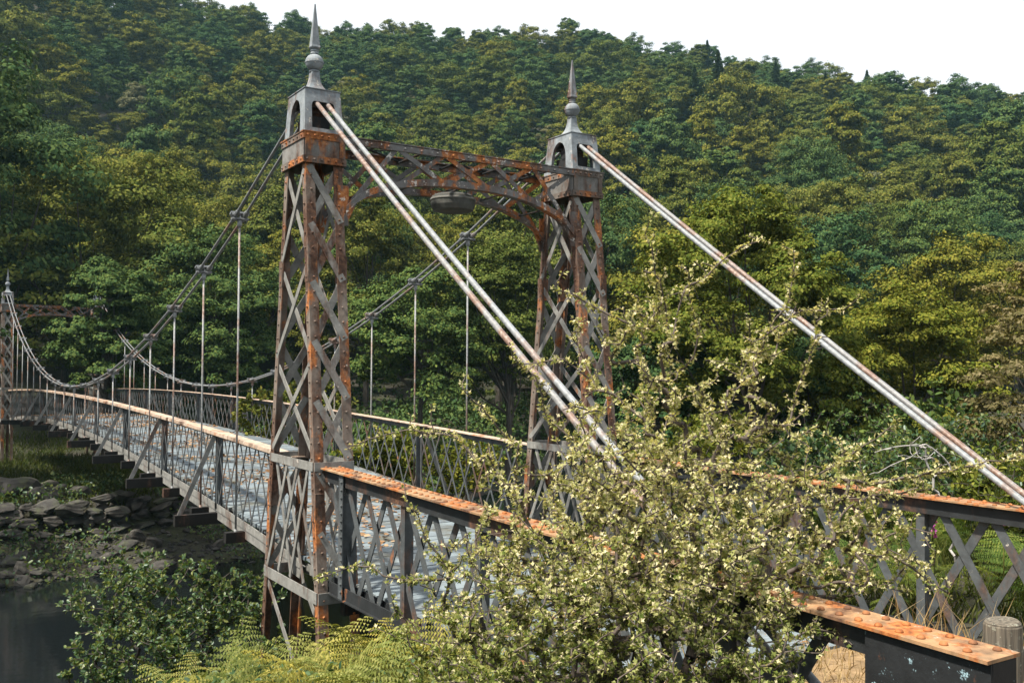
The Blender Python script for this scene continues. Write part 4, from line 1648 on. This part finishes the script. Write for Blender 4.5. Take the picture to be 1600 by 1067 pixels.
# gravel and weeds on the shore
n = 5200
x = g.uniform(-9, 9, n)
y = 10.5 + g.uniform(5.4, 13.0, n) + np.clip(x - 3, 0, 9) * .5
P = np.stack([x, y, ground_z(x, y) + .01], 1)
oc = np.array([[1, 0, 0], [0, 1, 0], [-1, 0, 0], [0, -1, 0], [0, 0, 1], [0, 0, -1.]])
of = np.array([[0, 1, 4], [1, 2, 4], [2, 3, 4], [3, 0, 4], [1, 0, 5], [2, 1, 5], [3, 2, 5], [0, 3, 5]])
sc3 = (.025 + .10 * g.uniform(size=(n, 1)) ** 3) * g.uniform(.6, 1.3, (n, 3)) * np.array([1.2, 1, .7])
th = g.uniform(0, 6.28, n)
Q = oc[None] * sc3[:, None] * g.uniform(.75, 1.2, (n, 6, 1))
Q = np.stack([Q[..., 0] * np.cos(th)[:, None] - Q[..., 1] * np.sin(th)[:, None], Q[..., 0] * np.sin(th)[:, None] + Q[..., 1] * np.cos(th)[:, None], Q[..., 2]], -1) + P[:, None]
tag(link('gravel', mesh_np('gravel', Q.reshape(-1, 3), (of[None] + (np.arange(n) * 6)[:, None, None]).reshape(-1, 3), 'rock')), 'loose gravel between the stones of the far shore', 'gravel', kind='stuff')
n = 15000
x = g.uniform(-9, 9, n)
y = 10.5 + g.uniform(6.5, 15.0, n) + np.clip(x - 3, 0, 9) * .5
ok = vnoise(x, y, 1.0, 33) > .0
x, y = x[ok], y[ok]
P = np.stack([x, y, ground_z(x, y) + g.uniform(0, .5, len(x))], 1)
V, F = leaf_arrays(OVAL, P, g.normal(size=(len(x), 3)), unit(g.normal(size=(len(x), 3)) * .6 + np.array([0, 0, 1])), g.uniform(.06, .16, len(x)))
tag(link('shore_weeds', mesh_np('shore_weeds', V, F, 'alder')), 'patches of low leafy weeds between the shore stones', 'weeds', kind='stuff')

# ------------------------------------------------------------------ fence post, dead wood, grass, litter
pp = at(1567, 970, 4.6)
post = tag(empty('fence_post', (pp[0], pp[1], pp[2] - 1.28)), 'thick weathered wooden post beside the rusty rail end', 'post')
m = MB()
prof = []
for k in range(14):
    a = 2 * math.pi * k / 14
    prof.append((.088 * (1 + .06 * math.sin(3 * a + 1)) * math.cos(a), .088 * (1 + .05 * math.cos(2 * a)) * math.sin(a)))
m.prism(prof, lambda p: (p[0] * 1.05, p[1] * 1.05, -.4), lambda p: (p[0], p[1], 1.27))
m.prism(prof, lambda p: (p[0], p[1], 1.2705), lambda p: (p[0] * .86, p[1] * .86, 1.285 + p[0] * .06))
m.obj('shaft', 'post_wood', post, bevel=.008)
MB().box((.075, -.035, .98), (1.5, .035, 1.12)).obj('rail', 'post_wood', post, bevel=.008)
MB().box((.075, -.03, .62), (1.5, .03, .75)).obj('rail', 'post_wood', post, bevel=.008)

p0 = at(1500, 800, 11)
base = np.array([p0[0], p0[1], float(ground_z(p0[0], p0[1])) - .05])
dn, dp_, dpaths, dg_ = grow(base, [(at(1440, 705, 11), (.35, .3, .10))], 14, 4, [pxs([(1485, 735), (1455, 700), (1365, 707)], 11), pxs([(1440, 700), (1372, 738)], 11)], .09, 1, .012)
tag(link('dead_branch', branch_mesh('dead_branch', dn - base, dp_, 'deadwood', .0045), None, base), 'bleached bare dead branch behind the rail under the cables', 'branch')


def blades(name, x, y, h, mat, label, seed, lean=.3, w=.012, zoff=0):
    g = np.random.default_rng(seed)
    n = len(x)
    b = np.stack([x, y, ground_z(x, y) - .01 + zoff], 1)
    d = unit(np.stack([g.normal(0, lean, n), g.normal(0, lean, n), np.ones(n)], 1))
    s = unit(np.cross(d, g.normal(size=(n, 3))))
    t2 = d + np.stack([g.normal(0, lean, n), g.normal(0, lean, n), np.full(n, -.15)], 1)
    V = np.stack([b - s * w, b + s * w, b + d * h[:, None] * .55 + s * w * .7, b + d * h[:, None] * .55 - s * w * .7, b + d * h[:, None] * .55 + t2 * h[:, None] * .45], 1)
    V5 = V.reshape(-1, 3)
    i = np.arange(n) * 5
    F = np.concatenate([np.stack([i, i + 1, i + 2], 1), np.stack([i, i + 2, i + 3], 1), np.stack([i + 3, i + 2, i + 4], 1)])
    return tag(link(name, mesh_np(name, V5, F, mat)), label, 'grass', kind='stuff')


g = np.random.default_rng(91)
n = 5200
x = np.concatenate([g.uniform(-1.75, 1.7, 4200), g.normal(-1.5, .14, 1000)])
y = np.concatenate([g.uniform(-12, -5.5, 4200), g.uniform(-8.6, -5.8, 1000)])
blades('dry_grass', x, y, g.uniform(.08, .3, n) * np.where(np.abs(x) > 1.2, 2.2, 1), 'dry', 'dry straw-coloured grass on the path at the end of the bridge', 1, .35, .005)
x, y = g.uniform(-9, -2.3, 26000), g.uniform(-12, 3, 26000)
ok = vnoise(x, y, 1.1, 7) > -.25
x, y = x[ok], y[ok]
blades('bank_grass', x, y, g.uniform(.1, .35, len(x)), 'grass', 'short grass on the front bank', 2, .4, .006)
x, y = g.uniform(-9, 14, 40000), g.uniform(21.5, 48, 40000)
ok = (vnoise(x, y, .5, 6) > -.7) & (river_s(x, y) > 10.8)
x, y = x[ok], y[ok]
blades('meadow_grass', x, y, g.uniform(.12, .4, len(x)), 'grass', 'rough grass on the far bank beyond the stones', 3, .4, .02)
x, y = g.uniform(2.4, 16, 30000), g.uniform(-10, 8, 30000)
blades('verge_grass', x, y, g.uniform(.15, .6, len(x)), 'grass', 'rough grass behind the opposite parapet', 4, .4, .01)
# bramble and leaf cover under the hawthorn
n = 16000
x, y = g.uniform(-5.6, -2.25, n), g.uniform(-9.2, -2.2, n)
hh = .15 + .55 * np.clip(vnoise(x, y, 1.7, 12) + .4, 0, 1)
P = np.stack([x, y, ground_z(x, y) + hh * g.uniform(0, 1, n) ** .6], 1)
N = unit(g.normal(size=(n, 3)) * .6 + np.array([0, 0, 1]))
V, F = leaf_arrays(OVAL, P, g.normal(size=(n, 3)), N, g.uniform(.03, .07, n))
tag(link('bramble_cover', mesh_np('bramble_cover', V, F, 'alder')), 'low dark leaf cover under the hawthorn', 'undergrowth', kind='stuff')
# fallen leaves on the deck
n = 9500
x = np.clip(g.normal(0, 1.1, n), -1.7, 1.7)
y = g.uniform(-5.2, 36, n)
ok = vnoise(x * 1.5, y, 1.3, 14) > -.02
x, y = x[ok], y[ok]
z = np.where(y > 0, .72 * (1 - ((y - D / 2) / (D / 2)) ** 2), 0) + .085 + .025 + .006
P = np.stack([x, y, z + g.uniform(0, .012, len(x))], 1)
N = unit(g.normal(size=(len(x), 3)) * .35 + np.array([0, 0, 1]))
V, F = leaf_arrays(OVAL, P, g.normal(size=(len(x), 3)) * np.array([1, 1, .2]), N, g.uniform(.05, .12, len(x)))
tag(link('leaf_litter', mesh_np('leaf_litter', V, F, 'litter')), 'brown fallen leaves scattered over the grey deck planks', 'leaves', kind='stuff')
print('haw leaves', HAW_N, 'trees', len(cands), 'far', len(far_pts))

# ------------------------------------------------------------------ air
hz = MB().box((-1750, -1750, -9), (1750, 1750, 135))
hm = bpy.data.materials.new('summer_haze')
hm.use_nodes = True
hn = hm.node_tree.nodes
hn.remove(hn['Principled BSDF'])
pv_ = hn.new('ShaderNodeVolumePrincipled')
pv_.inputs['Color'].default_value = (.45, .80, .95, 1)
pv_.inputs['Density'].default_value = .0002
pv_.inputs['Anisotropy'].default_value = .2
hm.node_tree.links.new(pv_.outputs[0], hn['Material Output'].inputs['Volume'])
M['haze'] = hm
tag(hz.obj('haze', 'haze'), 'thin summer haze in the valley air', 'haze', kind='stuff')
